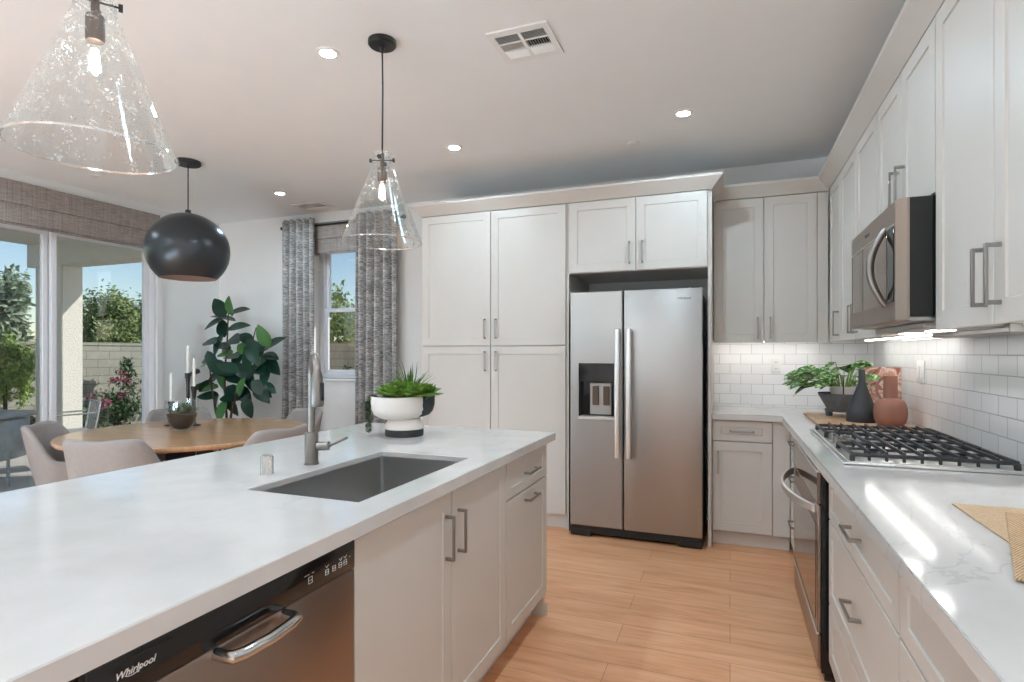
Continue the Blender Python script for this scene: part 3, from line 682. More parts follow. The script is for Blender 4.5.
# outlets
t = thing('power_outlet', 'white double power outlet on the rear tile beside the plant', 'outlet', (.335, YB-.010, 1.262))
b = MB(); b.box(-.037, .037, -.006, 0, -.060, .060, .003, 2); b.build('cover_plate', M['plate'], t)
b = MB()
for z in (-.025, .025):
    b.box(-.018, .018, -.008, -.005, z-.016, z+.016, .002)
b.build('socket_face', M['trim'], t)
b = MB()
for z in (-.025, .025):
    for x in (-.007, .007): b.box(x-.0015, x+.0015, -.0086, -.0078, z-.004, z+.006)
b.build('slots', M['dark'], t)
t = thing('light_switch', 'white two-gang switch plate on the right tiled wall beside the vases', 'switch', (XR-.010, 3.74, 1.255), FACE_RIGHT)
b = MB(); b.box(-.062, .062, -.007, 0, -.062, .062, .003, 2); b.build('cover_plate', M['plate'], t)
for x in (-.024, .024):
    b = MB(); b.box(x-.017, x+.017, -.010, -.006, -.034, .034, .002); b.build('rocker', M['trim'], t)

# under-cabinet light strips
def strip(label, x0, x1, y0, y1, z):
    t = thing('under_cabinet_light', label, 'light', ((x0+x1)/2, (y0+y1)/2, z-.018), 0, 'under-cabinet lights')
    hx, hy = (x1-x0)/2, (y1-y0)/2
    b = MB(); b.box(-hx, hx, -hy, hy, .008, .018, .001); b.build('housing', M['trim'], t)
    b = MB(); b.box(-hx+.004, hx-.004, -hy+.004, hy-.004, .002, .008); b.build('diffuser', M['strip'], t)
strip('light strip under the wall cabinet right of the refrigerator', -.08, .60, 4.70, 4.74, 1.458)
strip('light strip under the wall cabinets between corner and microwave', .86, .90, 3.16, 4.50, 1.458)
strip('light strip under the wall cabinet nearest the camera', .86, .90, 1.44, 2.24, 1.458)

# ------------------------------------------------------------------ ceiling: downlights, vents, covers
def downlight(x, y, label):
    t = thing('recessed_downlight', label, 'ceiling light', (x, y, ZC), 0, 'recessed downlights')
    b = MB(); b.lathe([(.036, -.002), (.038, -.008), (.055, -.005), (.058, 0)], seg=36, cap0=False, cap1=False); b.build('trim_ring', M['trim'], t)
    b = MB(); b.lathe([(.001, -.0045), (.037, -.0045), (.037, -.002), (.001, -.002)], seg=28); b.build('lens', M['lamp'], t)
for x, y, l in ((-1.86, 2.29, 'recessed ceiling light between the pendants and the ceiling vent'), (-.27, 3.66, 'recessed ceiling light in front of the refrigerator'),
                (-1.86, 3.67, 'recessed ceiling light in front of the pantry cabinet'), (-3.91, 4.14, 'recessed ceiling light over the dining area by the curtains')): downlight(x, y, l)
for k, (x, y) in enumerate(((-.27, 2.29), (-.27, .92), (-4.95, 2.1), (-3.0, -.2), (-1.86, .92), (-3.91, .9), (-.27, -.6), (-1.86, -.6), (-3.91, -.9), (-.6, -2.4), (-2.4, -2.4), (-4.2, -2.6))):  # unseen downlights added for fill; the first completes the visible grid
    downlight(x, y, 'unseen added recessed ceiling light outside the view')
M['lantern'] = emit('fill_lantern_glow', (.575, .82, .99, 1), FILL_LANTERN)  # unseen lanterns added to fill the room with soft light
for x, y, l in ((-1.6, -3.0, 'unseen round lantern added as fill light, right one'), (-3.0, -1.0, 'unseen round lantern added as fill light, middle one'), (-4.2, -.3, 'unseen round lantern added as fill light by the patio doors')):
    t = thing('fill_lantern', l, 'fill lamp', (x, y, 0), 0, 'added fill lanterns')
    b = MB(); b.lathe([(.10, .30)]+[(.30*math.cos(R(a)), .585+.285*math.sin(R(a))) for a in range(-68, 69, 8)]+[(.10, .87)], seg=40); b.build('shade', M['lantern'], t)
    for k in range(3):
        a = 2*PI*k/3; b = MB(); b.cyl((.20*math.cos(a), .20*math.sin(a), 0), (.09*math.cos(a), .09*math.sin(a), .31), .009, .009, 10); b.build('leg', M['black'], t)
def vent(cx, cy, w, l, label):
    t = thing('ceiling_vent', label, 'vent', (cx, cy, ZC), 0, 'ceiling vents')
    b = MB(); z0 = -.009
    xs = (-w/2, -w*.40, -.008, .008, w*.40, w/2); ys = (-l/2, -l*.36, -l*.135, -l*.105, l*.105, l*.135, l*.36, l/2)
    for i in (0, 2, 4): b.box(xs[i], xs[i+1], ys[0], ys[-1], z0, 0, .001)
    for j in (0, 2, 4, 6):
        for i in (1, 3): b.box(xs[i], xs[i+1], ys[j], ys[j+1], z0, 0)
    b.build('frame', M['trim'], t)
    b = MB(); b.box(xs[1], xs[4], ys[1], ys[6], -.0015, -.0005); b.build('duct_backing', M['dark'], t)
    b = MB()
    def slat(p, d, n, tilt):                     # p centre, d half-length vec, n normal step dir
        h = .0052; c, s_ = math.cos(tilt)*h, math.sin(tilt)*h
        a = [(p[0]-d[0]-n[0]*c, p[1]-d[1]-n[1]*c, p[2]-s_), (p[0]+d[0]-n[0]*c, p[1]+d[1]-n[1]*c, p[2]-s_), (p[0]+d[0]+n[0]*c, p[1]+d[1]+n[1]*c, p[2]+s_), (p[0]-d[0]+n[0]*c, p[1]-d[1]+n[1]*c, p[2]+s_)]
        b.bm.faces.new([b.bm.verts.new(q) for q in a])
    for i in (1, 3):
        hx = (xs[i+1]-xs[i])/2; mx = (xs[i]+xs[i+1])/2
        for j, tl in ((1, .95), (5, 2.2)):
            n = 6; 
            for k in range(n):
                y = ys[j]+(ys[j+1]-ys[j])*(k+.5)/n; slat((mx, y, -.0055), (hx, 0), (0, 1), tl)
        n = 9; hy = (ys[4]-ys[3])/2
        for k in range(n):
            x = xs[i]+(xs[i+1]-xs[i])*(k+.5)/n; slat((x, 0, -.0055), (0, hy), (1, 0), 1.75 if i == 3 else .9)
    b.build('louvers', M['trim'], t, smooth=0)
vent(-.915, 2.56, .30, .285, 'square white ceiling vent above the refrigerator side of the island')
vent(-3.93, 4.63, .36, .26, 'white ceiling vent near the window curtains')
for x, y, l in ((-4.98, 3.19, 'flat white sprinkler cover on the ceiling by the patio door shade'), (-.64, 4.06, 'flat white sprinkler cover on the ceiling above the refrigerator')):
    o = MB(); o.lathe([(.042, 0), (.042, -.004), (.036, -.007), (.001, -.007)], seg=30); o = o.build('sprinkler_cover', M['trim']); o.location = (x, y, ZC); tag(o, l, 'sprinkler cover', 'ceiling sprinkler covers')

# ------------------------------------------------------------------ island pendants
def pendant(x, y, label, rz=0):
    t = thing('pendant_light', label, 'pendant light', (x, y, 1.885), rz, 'glass island pendants')
    H0 = ZC-1.885
    b = MB(); b.lathe([(.066, H0), (.066, H0-.020), (.060, H0-.026), (.012, H0-.028), (.008, H0-.05)], seg=32); b.build('canopy', M['black'], t)
    b = MB(); b.tube([(0, 0, H0-.04), (.002, .001, H0*.75), (0, 0, .42)], .0042, 8); b.build('cord', M['rope'], t)
    b = MB(); b.lathe([(.006, .43), (.010, .425), (.010, .360), (.020, .357), (.022, .350), (.022, .296), (.019, .290), (.001, .290)], seg=24); b.build('socket', M['brass'], t)
    b = MB()
    for k in range(4):
        a = R(20)+PI/2*k; c, s_ = math.cos(a), math.sin(a)
        b.tube([(0, 0, .395), (.052*c, .052*s_, .395)], .0028, 8); b.tube([(.050*c, .050*s_, .395), (.060*c, .060*s_, .395)], .0105, 12)
    b.build('spider_arms', M['black'], t)
    b = MB()
    pr = [(.045, .425), (.046, .40), (.050, .365), (.062, .335), (.189, .004)]
    b.lathe(pr, seg=64, cap0=False, cap1=False); b.lathe([(r-.004, z) for r, z in pr], seg=64, cap0=False, cap1=False); b.build('shade', M['seed'], t)
    o = MB(); o.tube([(.187*math.cos(2*PI*i/64), .187*math.sin(2*PI*i/64), .003) for i in range(64)], .0032, 8, closed=True); o.build('shade_rim', M['seedrim'], t); o = MB(); o.tube([(.043*math.cos(2*PI*i/40), .043*math.sin(2*PI*i/40), .425) for i in range(40)], .0022, 8, closed=True)
    o.build('shade_collar', M['seedrim'], t)
    b = MB(); b.lathe([(.012, .291), (.014, .275), (.026, .245), (.030, .228), (.026, .208), (.014, .196), (.001, .192)], seg=24); bl = b.build('bulb', M['bulb'], t)
    b = MB()
    for k in range(4):
        a = PI/4+PI/2*k; b.cyl((.006*math.cos(a), .006*math.sin(a), .268), (.011*math.cos(a), .011*math.sin(a), .215), .0026, .0026, 6)
    b.build('filament', M['filament'], bl)
pendant(-1.55, 2.30, 'clear glass cone pendant hanging over the far end of the island')
pendant(-1.55, .99, 'clear glass cone pendant at the top left corner, nearest the camera', R(35))
# dining pendant
t = thing('dome_pendant', 'large dark gunmetal round pendant lamp over the dining table', 'pendant light', (-3.93, 3.2, 1.94))
H0 = ZC-1.94
b = MB(); b.lathe([(.09, H0), (.09, H0-.024), (.084, H0-.03), (.001, H0-.03)], seg=36); b.build('canopy', M['char_cer'], t)
b = MB(); b.tube([(0, 0, H0-.02), (0, 0, .50)], .0045, 8); b.build('cord', M['rope'], t)
def dome(rs, n=18):
    out = []
    for i in range(n+1):
        a = R(-48)+(PI/2-R(-48))*i/n
        out.append((max(.002, rs*math.cos(a)), .218+rs*math.sin(a)*(.97 if a > 0 else 1)))
    return out
b = MB(); b.lathe(dome(.295), seg=56, cap0=False); b.lathe([(.022, .500), (.020, .53), (.001, .532)], seg=20); sh = b.build('shade', M['lampblue'], t)
b = MB(); b.lathe(dome(.287), seg=56, cap0=False); b.ring([[(r*math.cos(2*PI*i/56), r*math.sin(2*PI*i/56), z) for i in range(56)] for r, z in ((.1974, -.0012), (.1920, .0047))], True, False, False); b.build('shade_lining', M['lampin'], sh)
b = MB(); b.lathe([(.016, .51), (.016, .40), (.028, .36), (.045, .31), (.030, .265), (.001, .258)], seg=24); b.build('bulb', emit('dining_bulb', (1, .92, .86, 1), 8), t)

# ------------------------------------------------------------------ dining table and chairs
TX, TY = -3.88, 3.20
t = thing('dining_table', 'round oak dining table with dark angled legs beneath the dome lamp', 'table', (TX, TY, 0))
b = MB(); b.lathe([(.001, .715), (.80, .715), (.845, .728), (.855, .742), (.855, .756), (.850, .760), (.001, .760)], seg=96); b.build('tabletop', M['table'], t, smooth=30)
for k in range(4):
    a = R(-50)+PI/2*k; c, s_ = math.cos(a), math.sin(a); nx, ny = -s_, c; b = MB()
    rs = []
    for r0, w, z in ((.50, .035, 0), (.38, .10, .715)):
        rs.append([(r0*c-nx*w-c*.02, r0*s_-ny*w-s_*.02, z), (r0*c+nx*w-c*.02, r0*s_+ny*w-s_*.02, z), (r0*c+nx*w+c*.02, r0*s_+ny*w+s_*.02, z), (r0*c-nx*w+c*.02, r0*s_-ny*w+s_*.02, z)])
    b.ring(rs); b.build('leg', M['black'], t)
b = MB(); b.box(-.46, .46, -.055, .055, .650, .714, .004); b.box(-.055, .055, -.46, .46, .652, .714, .004); b.build('apron', M['black'], t)
def make_chair(label):
    t = thing('dining_chair', label, 'chair', (0, 0, 0), 0, 'dining chairs')
    b = MB(); n = 10                                         # seat pad, front faces +x
    def sq(s, z):
        out = []
        for i in range(40):
            a = 2*PI*i/40; ca, sa = math.cos(a), math.sin(a); k = (abs(ca)**3.2+abs(sa)**3.2)**(-1/3.2)
            out.append((.02+.232*s*k*ca, .232*s*k*sa, z))
        return out
    b.ring([sq(.93, .40), sq(1, .415), sq(1, .455), sq(.96, .475), sq(.80, .487), sq(.3, .490)]); b.build('seat', M['uph'], t, smooth=60)
    b = MB(); cols = []
    for i in range(37):
        u = -1+2*i/36; ph = PI+u*R(112)
        k = (abs(math.cos(ph))**2.7+abs(math.sin(ph))**2.7)**(-1/2.7)
        top = .86-.016*math.exp(-(u/.16)**2)-.23*(lambda q: q*q*(3-2*q))(min(1, max(0, (abs(u)-.40)/.32)))-.02*abs(u)
        bot = .43; col = []
        for o_, zz in ((.252, bot), (.270, bot+.12), (.282, top-.05), (.284, top-.018), (.276, top-.003), (.263, top), (.250, top-.008), (.244, top-.03), (.234, bot+.14), (.228, bot)):
            lean = -.06*max(0, (zz-.48)/.4)*(1 if abs(u) < .45 else max(0, 1-(abs(u)-.45)/.55))
            col.append((.02+lean+o_*k*math.cos(ph), o_*k*math.sin(ph), zz))
        cols.append(col)
    b.ring(cols); b.build('backrest', M['uph'], t, smooth=60)
    for sx in (-1, 1):
        for sy in (-1, 1):
            b = MB(); b.cyl((.02+.21*sx, .21*sy, 0), (.02+.16*sx, .17*sy, .405), .010, .016, 14); b.build('leg', M['black'], t)
    return t
spots = [(-9, .78, 'taupe upholstered chair at the right side of the dining table, beside the faucet'), (-66, .80, 'taupe upholstered chair with its back to the island, left of centre'),
         (-141, .735, 'taupe upholstered chair nearest the patio door, seen from its side'), (147, .725, 'taupe upholstered chair behind the glass terrarium at the dining table'),
         (70, .72, 'taupe upholstered chair in front of the window curtains')]
proto = None
for a, r, l in spots:
    if proto is None: proto = c_ = make_chair(l)
    else: c_ = copy_tree(proto)
    c_.location = (TX+r*math.cos(R(a)), TY+r*math.sin(R(a)), 0); c_.rotation_euler = (0, 0, R(a)+PI); c_['label'] = l
proto.rotation_euler.z += R(6); 
# table decorations
TZ = .760
t = thing('glass_terrarium', 'clear glass bowl of dark soil and small succulents on the dining table', 'terrarium', (-3.985, 3.19, TZ))
b = MB(); pr = [(.044, .003), (.053, .004), (.074, .025), (.101, .075), (.114, .13), (.117, .18), (.115, .235)]
b.lathe([(r, z) for r, z in pr]+[(.112, .238)]+[(r-.004, z+.003) for r, z in pr[::-1]], seg=48, cap0=True, cap1=True); b.build('bowl', M['clear'], t)
b = MB(); b.lathe([(.044, .010), (.068, .028), (.094, .075), (.106, .128), (.07, .134), (.001, .136)], seg=36); b.build('soil', M['soil'], t)
def rosette(b, p, r, n, el0=.15, el1=1.3, w=.42, L=1.0, tip=1.0):
    for i in range(n):
        a = i*2.39996+random.random()*.2; u = i/(n-1) if n > 1 else 0; el = el0+(el1-el0)*u
        b.leaf(p, (math.cos(a)*math.cos(el), math.sin(a)*math.cos(el), math.sin(el)), r*(1-.35*u)*L, r*w, -.18, (-math.cos(a)*math.sin(el), -math.sin(a)*math.sin(el), math.cos(el)), n=5, fold=.2, tip=tip)
b = MB()
for px, py, r, n in ((.0, .0, .115, 26), (.05, .03, .085, 18), (-.05, .02, .09, 18), (.01, -.055, .085, 18), (.05, -.03, .08, 16), (-.05, -.03, .08, 16)): rosette(b, (px, py, .132), r, n, .2, 1.35, .30)
b.build('succulents', plain('dusty_succulent', (.17, .25, .15, 1), .55, var=.55, scale=20), t)
def candlestick(x, y, h, label):
    t = thing('candlestick', label, 'candlestick', (x, y, TZ), 0, 'candlesticks on the dining table')
    b = MB(); b.lathe([(.048, 0), (.048, .008), (.042, .012), (.014, .016), (.013, h-.10), (.018, h-.05), (.025, h-.004), (.021, h), (.001, h-.002)], seg=28); b.build('holder', M['black'], t)
    b = MB(); b.lathe([(.0110, h-.004), (.0105, h+.215), (.006, h+.232), (.001, h+.236)], seg=18); c = b.build('candle', M['candle'], t)
    b = MB(); b.cyl((0, 0, h+.234), (.001, 0, h+.245), .0012, .0009, 6); b.build('wick', M['rope'], c)
candlestick(-4.145, 3.43, .325, 'black candlestick of middle height with white candle, rightmost of three')
candlestick(-4.30, 3.50, .43, 'tallest black candlestick with white candle, middle of three')
candlestick(-4.32, 3.36, .20, 'shortest black candlestick with white candle, leftmost behind the terrarium')

# ------------------------------------------------------------------ planter bowl on the island
random.seed(11)
t = thing('planter_bowl', 'white and charcoal pedestal bowl planted with succulents on the island', 'planter', (-1.645, 2.650, .915))
b = MB(); b.lathe([(.100, 0), (.103, .004), (.103, .036), (.100, .038)], seg=44); b.build('base_disc', M['char_cer'], t)
b = MB(); b.lathe([(.101, .038), (.102, .045), (.098, .065), (.089, .084), (.084, .094), (.001, .096)], seg=48); b.build('foot', M['white_cer'], t)
b = MB(); b.lathe([(.060, .088), (.095, .094), (.115, .104), (.135, .118), (.148, .145), (.151, .18), (.151, .212), (.147, .214), (.143, .210), (.141, .19), (.001, .188)], -.023, -.014, 0, 56); b.build('bowl', M['white_cer'], t)
b = MB(); b.lathe([(.085, .100), (.112, .110), (.130, .132), (.139, .165), (.140, .213), (.134, .213), (.130, .19), (.001, .188)], .020-.016, .012+.030, 0, 56); b.build('charcoal_bowl', M['char_cer'], t)  # second bowl in charcoal ceramic, offset behind the white one
b = MB()
for i in range(15):
    a = 2*PI*i/15; r = .085+.035*random.random(); rosette(b, (r*math.cos(a)+.01, r*math.sin(a), .205+.015*random.random()), random.uniform(.075, .105), 14, -.05, 1.25, .66, tip=.6)
for i in range(6):
    a = 2*PI*i/6+.4; rosette(b, (.04*math.cos(a)+.01, .04*math.sin(a), .228), random.uniform(.075, .10), 15, .1, 1.3, .62, tip=.6)
b.build('rosettes', M['succ'], t)
b = MB()
for i in range(40):
    a = random.uniform(0, 2*PI); el = random.uniform(.6, 1.5); l = random.uniform(.13, .20)
    b.leaf((.01+.012*math.cos(a), .03+.012*math.sin(a), .21), (math.cos(a)*math.cos(el), math.sin(a)*math.cos(el), math.sin(el)), l, .011, .15, (0, 0, 1) if el < 1.2 else (1, 0, 0), n=4, tip=.6)
for i in range(14):
    a = random.uniform(-1.0, 1.2); r = random.uniform(.05, .125); el = random.uniform(.4, 1.4)
    b.leaf((r*math.cos(a)+.02, r*math.sin(a), .195), (math.cos(a)*math.cos(el), math.sin(a)*math.cos(el), math.sin(el)), random.uniform(.05, .085), .011, .1, n=3, tip=.6)
b.build('spiky_leaves', M['succ2'], t)
b = MB()
for k in range(5):
    a0 = PI+.50+(k-2)*.09; ca, sa = math.cos(a0), math.sin(a0); zend = (.012, .09, .05, .13, .03)[k]
    path = [(.14, .205), (.172, .220), (.184, .19)]+[(.188+.004*(i % 2), .19-(.19-zend)*i/12) for i in range(1, 13)]
    b.tube([(r*ca, r*sa, z) for r, z in path], .0018, 5)
    for i in range(80):
        j = random.uniform(0, len(path)-1.01); q = int(j); u = j-q; r = path[q][0]*(1-u)+path[q+1][0]*u; z = path[q][1]*(1-u)+path[q+1][1]*u
        aa = random.uniform(0, 2*PI); b.leaf((r*ca, r*sa, z), (math.cos(aa)+ca*.7, math.sin(aa)+sa*.7, random.uniform(-.6, .3)), .022, .014, .2, n=3)
b.build('trailing_stems', M['trail'], t)

# ------------------------------------------------------------------ rubber plant in the corner
random.seed(5)
t = thing('rubber_plant', 'tall rubber plant with broad dark leaves in the dining corner', 'plant', (-4.90, 4.42, 0))
b = MB(); b.lathe([(.135, 0), (.150, .01), (.19, .30), (.195, .36), (.182, .36), (.175, .30), (.001, .29)], seg=36); b.build('pot', M['white_cer'], t)
b = MB(); b.lathe([(.172, .292), (.08, .305), (.001, .31)], seg=28); b.build('soil', M['soil'], t)
stems = [[(0, 0, .30), (.02, 0, .7), (0.0, -.01, 1.1), (.03, 0, 1.5), (.05, 0, 1.86)], [(.03, -.02, .30), (.12, -.03, .75), (.26, -.02, 1.15), (.36, 0, 1.45), (.42, 0, 1.62)], [(-.03, -.03, .30), (-.05, -.05, .7), (-.12, -.06, 1.0), (-.15, -.06, 1.25)]]
b = MB()
for s_ in stems: b.tube(s_, [.014, .012, .010, .008, .005], 9) if len(s_) == 5 else b.tube(s_, [.013, .011, .009, .006], 9)
b.build('stems', M['bark'], t)
LV = [(315, 80, 130, 0), (362, 75, 80, 1), (405, 95, 12, 0), (333, 125, 160, 0), (285, 150, 205, 0), (330, 172, 120, 0), (400, 165, 12, 0), (270, 236, 172, 0), (385, 226, -15, 0), (440, 222, -25, 0),
      (515, 210, 100, 1), (565, 240, 30, 0), (485, 260, 170, 0), (338, 290, 175, 1), (440, 272, -28, 1), (400, 305, 70, 0), (540, 298, 0, 0), (445, 340, -95, 0), (550, 340, -38, 0), (262, 312, 165, 0), (285, 400, 210, 0),
      (325, 408, -95, 1), (362, 368, -10, 0), (455, 415, -80, 0), (525, 392, -75, 0), (265, 450, 188, 1), (262, 482, 180, 0), (370, 455, -20, 0), (295, 525, -120, 0), (372, 525, -70, 0), (445, 535, -72, 0), (505, 470, -30, 0),
      (222, 350, 185, 1), (165, 380, 185, 0), (180, 437, 175, 0), (322, 552, -100, 1), (530, 445, -18, 0), (415, 440, 60, 1), (300, 345, 150, 0), (480, 370, 20, 0), (420, 375, -60, 0), (345, 260, 40, 0), (395, 480, -140, 0), (250, 420, 200, 0)]
bd, bl = MB(), MB()
f_, th_ = 566., math.atan(218/566)
for _ in range(16):
    LV.append((random.randint(270, 520), random.randint(250, 520), random.randint(-120, 240), 0))
for zx, zy, ang, kind in LV:
    px, py = 150+zx/4.547, 290+zy/4.547; Y = 4.42+random.uniform(-.16, .12)
    a_, h_ = (px-512)/f_, (353-py)/f_; dx_, dy_ = -math.sin(th_)+a_*math.cos(th_), math.cos(th_)+a_*math.sin(th_); k = Y/dy_
    p = Vector((dx_*k+4.90, Y-4.42, 1.36+h_*k)); d = Vector((math.cos(R(ang)), random.uniform(-.55, .25), math.sin(R(ang))))
    L = random.uniform(.22, .28); w = random.uniform(.125, .16)
    tilt = random.uniform(.25, 1.2) if abs(math.sin(R(ang))) < .45 else random.uniform(.9, 1.6)
    nr = Vector((random.uniform(-.3, .3), -tilt, 1.0))
    if kind: L *= .9; w *= 1.05
    if p.x-L*.6 < -.53: p.x = -.53+L*.6
    (bl if kind else bd).leaf(p-d.normalized()*L*.5, d, L, w, random.uniform(.05, .25), nr, n=7, fold=.10, tip=.8)
bd.build('leaves', M['leaf_dark'], t); bl.build('young_leaves', M['leaf_light'], t)

# ------------------------------------------------------------------ curtains, rod and woven shades
o = MB(); o.tube([(-4.525, 4.8255, 2.705), (-3.0, 4.8255, 2.705)], .011, 12)
for x in (-4.525, -3.0): o.lathe([(.001, -.02), (.018, -.012), (.022, 0), (.018, .012), (.001, .02)], x, 4.8255, 2.705, 14)
for x in (-4.505, -3.02): o.tube([(x, 4.8255, 2.705), (x, 4.88, 2.705)], .006, 8)
tag(o.build('curtain_rod', M['black']), 'black curtain rod above the dining window', 'curtain rod')
def curtain(xa, xb, folds, label, seed):
    rng = random.Random(seed); b = MB(); n = folds*14; rows = []
    ph = rng.random()*6
    for z in (2.765, 2.705, 2.45, 2.0, 1.5, 1.0, .5, .02):
        u0 = (2.765-z)/2.765; row = []
        for i in range(n+1):
            u = i/n; amp = .046+.016*u0*math.sin(3*u+ph); x = xa+(xb-xa)*u; x += (x-(xa+xb)/2)*.06*u0+.012*math.sin(u*9+ph+u0*2)*u0
            row.append((x, 4.765+amp*math.sin(2*PI*folds*u+.35*math.sin(5*u+ph)*u0), z))
        rows.append(row)
    vv = b.ring([r for r in rows], False, False, False)
    o = b.build('curtain', M['curtain'], smooth=80); tag(o, label, 'curtain', 'window curtains')
    md = o.modifiers.new('thick', 'SOLIDIFY'); md.thickness = .006; md.offset = 0
curtain(-4.465, -4.045, 5, 'dark grey patterned curtain left of the dining window', 1)
curtain(-3.525, -3.045, 5, 'dark grey patterned curtain right of the dining window', 2)
def roman(name, label, axis, a, c, zt, zb, pos, m):
    t = thing(name, label, 'window shade', (0, 0, 0), 0, 'woven roman shades')
    def bx(b, y0, y1, z0, z1, d0, d1, bev=.003):
        if axis == 'y': b.box(pos+d0, pos+d1, y0, y1, z0, z1, bev)
        else: b.box(y0, y1, pos-d1, pos-d0, z0, z1, bev)
    h = zt-zb
    b = MB(); bx(b, a, c, zb+h*.46, zt, .030, .042); b.build('valance', m, t)
    b = MB(); bx(b, a, c, zb+.012, zb+h*.52, .012, .027); b.build('lower_fold', m, t)
    b = MB(); bx(b, a, c, zb-.004, zb+.020, .006, .032, .006); bx(b, a, c, zb-.022, zb-.006, .008, .022, .004); b.build('bottom_bar', m, t)
    b = MB(); bx(b, a+.01, c-.01, zt-.05, zt-.005, -.0 if axis == 'y' else .0, .029); b.build('headrail', M['trim'], t)
roman('roman_shade', 'long brown woven roman shade raised above the patio door', 'y', D0-.05, 4.125, 2.772, 2.43, XL, M['weave'])
roman('roman_shade', 'small brown woven roman shade between the dining curtains', 'x', -4.118, -3.20, 2.735, 2.42, YB, M['weave_b'])

# ------------------------------------------------------------------ outside
b = MB(); b.box(-10.6, XL-.2, -7, 6.2, -.10, -.03); struct(b.build('patio_floor', M['patio'], smooth=0))
b = MB(); b.box(-40, 30, -14, 40, -.30, -.11); struct(b.build('ground', M['gravel'], smooth=0))
b = MB(); b.box(-10.2, XL-.2, -7, 6.40, 3.04, 3.25); struct(b.build('patio_roof', M['stucco'], smooth=0))
b = MB(); b.box(-10.2, XL-.2, 5.50, 5.80, 2.69, 3.04); struct(b.build('patio_beam', M['stucco'], smooth=0))
b = MB(); b.box(-10.00, -9.36, 5.50, 5.80, -.05, 2.69, .015); struct(b.build('patio_column', M['stucco']))
b = MB(); b.box(XL-.2, 3, 5.08, 5.95, 2.95, 3.15); struct(b.build('sun_block_eave', M['stucco'], smooth=0))  # unseen eave, added to keep direct sun out of the dining window
b = MB(); b.box(-11.3, -11.1, -14, 9.6, -.3, 1.50); b.box(-11.32, -11.08, -14, 9.6, 1.50, 1.56, .005); struct(b.build('garden_wall_side', M['blockx'], smooth=0))
b = MB(); b.box(-11.1, 6, 9.4, 9.6, -.3, 1.50); b.box(-11.1, 6, 9.38, 9.62, 1.50, 1.56, .005); struct(b.build('garden_wall_rear', M['blocky'], smooth=0))
o = MB(); o.prism([(-27.5, 15.5), (-23.2, 15.5), (-23.2, 19), (-27.5, 19)], -.2, 1.9)
t = thing('neighbor_house', 'tan tiled roof of a house beyond the garden wall', 'house', (0, 0, 0)); o.build('wall', M['blocky'], t)
b = MB(); b.ring([[(-27.8, 15.1, 1.9), (-22.8, 15.1, 1.9), (-22.8, 19.4, 1.9), (-27.8, 19.4, 1.9)], [(-25.5, 16.8, 2.7), (-25.1, 16.8, 2.7), (-25.1, 17.2, 2.7), (-25.5, 17.2, 2.7)]]); b.build('roof', M['roof'], t)
def tree(name, label, cat, x, y, rx, rz, cz, n, size, mat, seed, group=None, stems=3, z0=-.2, cards=True):
    rng = random.Random(seed); t = thing(name, label, cat, (x, y, z0), 0, group)
    b = MB(); tips = []
    for k in range(stems):
        a = rng.uniform(0, 2*PI); e = Vector((rx*.45*math.cos(a), rx*.45*math.sin(a), cz-z0+rz*rng.uniform(-.2, .5))); m_ = Vector((e.x*.3, e.y*.3, e.z*.55))
        b.tube([(0, 0, 0), m_, e], [max(.015, rx*.05), max(.012, rx*.035), max(.006, rx*.012)], 8)
    b.build('trunk' if stems < 4 else 'stems', M['bark'], t)
    b = MB(); cl = [(rng.gauss(0, .42), rng.gauss(0, .42), rng.gauss(0, .45)) for _ in range(26)]
    for i in range(n):
        c_ = rng.choice(cl); v = Vector((c_[0]+rng.gauss(0, .17), c_[1]+rng.gauss(0, .17), c_[2]+rng.gauss(0, .17)))
        p = Vector((v.x*rx, v.y*rx, v.z*rz+cz-z0))
        if p.z < .03: continue
        d = Vector((rng.gauss(0, 1), rng.gauss(0, 1), rng.gauss(.2, .8))); s_ = size*rng.uniform(.6, 1.3)
        b.leaf(p, d, s_, s_*.5, .2, (rng.gauss(0, .5), rng.gauss(0, .5), 1), n=2)
    b.build('foliage', mat, t, smooth=0); return t
for k, (x, y, rx, rz, cz, mt, l) in enumerate([
    (-13.4, 8.75, .72, .95, 1.95, 'tree', 'bushy green tree beyond the side wall, just right of the patio column'), (-13.9, 10.35, .80, 1.0, 2.05, 'tree', 'bushy green tree beyond the side wall, beside the patio door frame'),
    (-16.6, 11.4, 1.0, .9, 1.9, 'tree2', 'paler tree further back beyond the side wall'), (-13.9, 7.05, .62, .85, 1.9, 'tree2', 'pale green tree beyond the wall, left of the patio column')]):
    tree('garden_tree', l, 'tree', x, y, rx, rz, cz, 8500, .17 if mt == 'tree2' else .10, M[mt], 20+k, 'trees beyond the garden walls')
tree('garden_tree', 'slender green tree beyond the rear wall, seen in the dining window', 'tree', -8.35, 10.75, .85, .95, 1.75, 5000, .11, M['tree'], 31, 'trees beyond the garden walls')
tree('garden_shrub', 'bright green shrub outside at the left edge of the patio door', 'shrub', -10.55, 5.42, .30, .60, 1.18, 7500, .07, M['lime'], 33, 'garden shrubs', stems=5)
tree('garden_shrub', 'low dark shrub at the foot of the wall left of the column', 'shrub', -10.55, 6.25, .26, .30, .35, 1300, .09, M['shrub'], 34, 'garden shrubs', stems=5)
tree('garden_shrub', 'low green shrub by the rear wall seen through the dining window', 'shrub', -6.75, 8.75, .26, .34, .72, 1400, .08, M['shrub'], 36, 'garden shrubs', stems=5)
t = tree('flowering_shrub', 'shrub with pink flowers against the block wall right of the patio column', 'shrub', -10.55, 7.12, .28, .34, .30, 2200, .09, M['shrub'], 35, 'garden shrubs', stems=6)
rng = random.Random(8); b = MB()
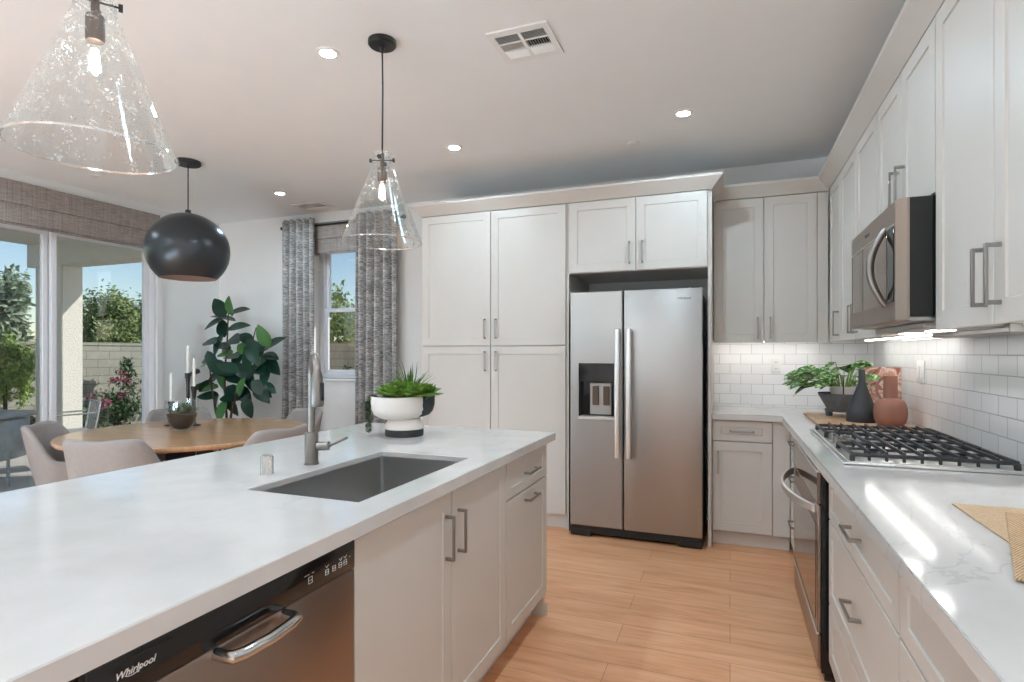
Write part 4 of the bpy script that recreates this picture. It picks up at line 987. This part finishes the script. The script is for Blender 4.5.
for i in range(700):
    u = rng.random(); p = Vector((rng.gauss(0, .13)*(1.2-u), .18+rng.gauss(0, .14)*(1.3-u), .4+1.05*u)); b.leaf(p, (rng.gauss(0, 1), rng.gauss(0, 1), rng.gauss(0, 1)), .085, .04, .2, n=2)
b.build('upright_foliage', M['shrub'], t, smooth=0)
b = MB()
for i in range(9):
    c_ = (rng.uniform(-.1, .2), rng.uniform(-.5, .25), 0); zc = (.75+.55*rng.random()) if c_[1] > -.1 else (.55+.3*rng.random())
    for j in range(26):
        b.leaf((c_[0]+rng.gauss(0, .035), c_[1]+rng.gauss(0, .05), zc+rng.gauss(0, .03)), (rng.gauss(0, 1), rng.gauss(0, 1), rng.gauss(.5, .7)), .06, .045, .2, n=2)
b.build('blossoms', M['pink'], t, smooth=0)
# patio table and chair
t = thing('patio_table', 'round grey metal patio table outside the sliding door', 'patio table', (-7.25, 3.35, -.03))
b = MB(); b.lathe([(.001, .735), (.56, .735), (.575, .742), (.575, .757), (.56, .762), (.001, .762)], seg=56); b.build('tabletop', M['zinc'], t)
b = MB(); b.lathe([(.44, .30), (.50, .32), (.52, .70), (.50, .735)], seg=48); b.build('drum_base', M['zinc'], t)
for k in range(4):
    a = PI/4+PI/2*k; b = MB(); b.cyl((.36*math.cos(a), .36*math.sin(a), 0), (.36*math.cos(a), .36*math.sin(a), .305), .016, .016, 10); b.build('leg', M['zinc'], t)
t = thing('patio_chair', 'dark metal patio chair behind the outdoor table', 'patio chair', (-7.42, 4.42, -.03), R(-20))
b = MB(); b.box(-.23, .23, -.23, .23, .43, .455, .01); b.build('seat', M['zinc'], t)
b = MB()
for x in (-.22, .22): b.tube([(x, .22, .44), (x, .28, .80)], .012, 8)
b.tube([(-.22, .28, .80), (.22, .28, .80)], .012, 8)
for k in range(6): x = -.18+.072*k; b.tube([(x, .225, .455), (x, .28, .80)], .005, 6)
b.build('backrest', M['zinc'], t)
for x in (-.21, .21):
    for y in (-.21, .21): b = MB(); b.cyl((x, y, 0), (x, y, .435), .012, .012, 8); b.build('leg', M['zinc'], t)
    b = MB(); b.tube([(x, -.21, .43), (x, -.20, .66), (x, .24, .67)], .011, 8); b.build('armrest', M['zinc'], t)
o = MB(); o.lathe([(.05, 0), (.07, .03), (.12, .055), (.13, .06), (.12, .062), (.06, .035), (.001, .03)], seg=28); o = o.build('patio_dish', M['white_cer']); o.location = (-7.2, 3.52, .732); tag(o, 'pale shallow dish on the patio table', 'dish')

for n_ in ('sink_base_cabinet', 'island_end_cabinet', 'dishwasher', 'kitchen_island', 'island_countertop', 'sink', 'faucet', 'sink_air_gap', 'planter_bowl'):
    o = bpy.data.objects[n_]; l = o.location
    o.location = (l.x*KI, l.y*KI, l.z*KI+1.36*(1-KI)); o.scale = (KI, KI, KI)
# ------------------------------------------------------------------ put every Empty at the base of its thing
bpy.context.view_layer.update()
for e_ in [o for o in C.objects if o.type == 'EMPTY' and o.parent is None]:
    zs = [(c.matrix_world @ Vector(q)).z for c in e_.children_recursive if c.type == 'MESH' for q in c.bound_box]
    if not zs: continue
    dz = min(zs)-e_.location.z
    if abs(dz) > .01:
        e_.location.z += dz
        for c in e_.children: c.location.z -= dz/e_.scale.z
bpy.context.view_layer.update()
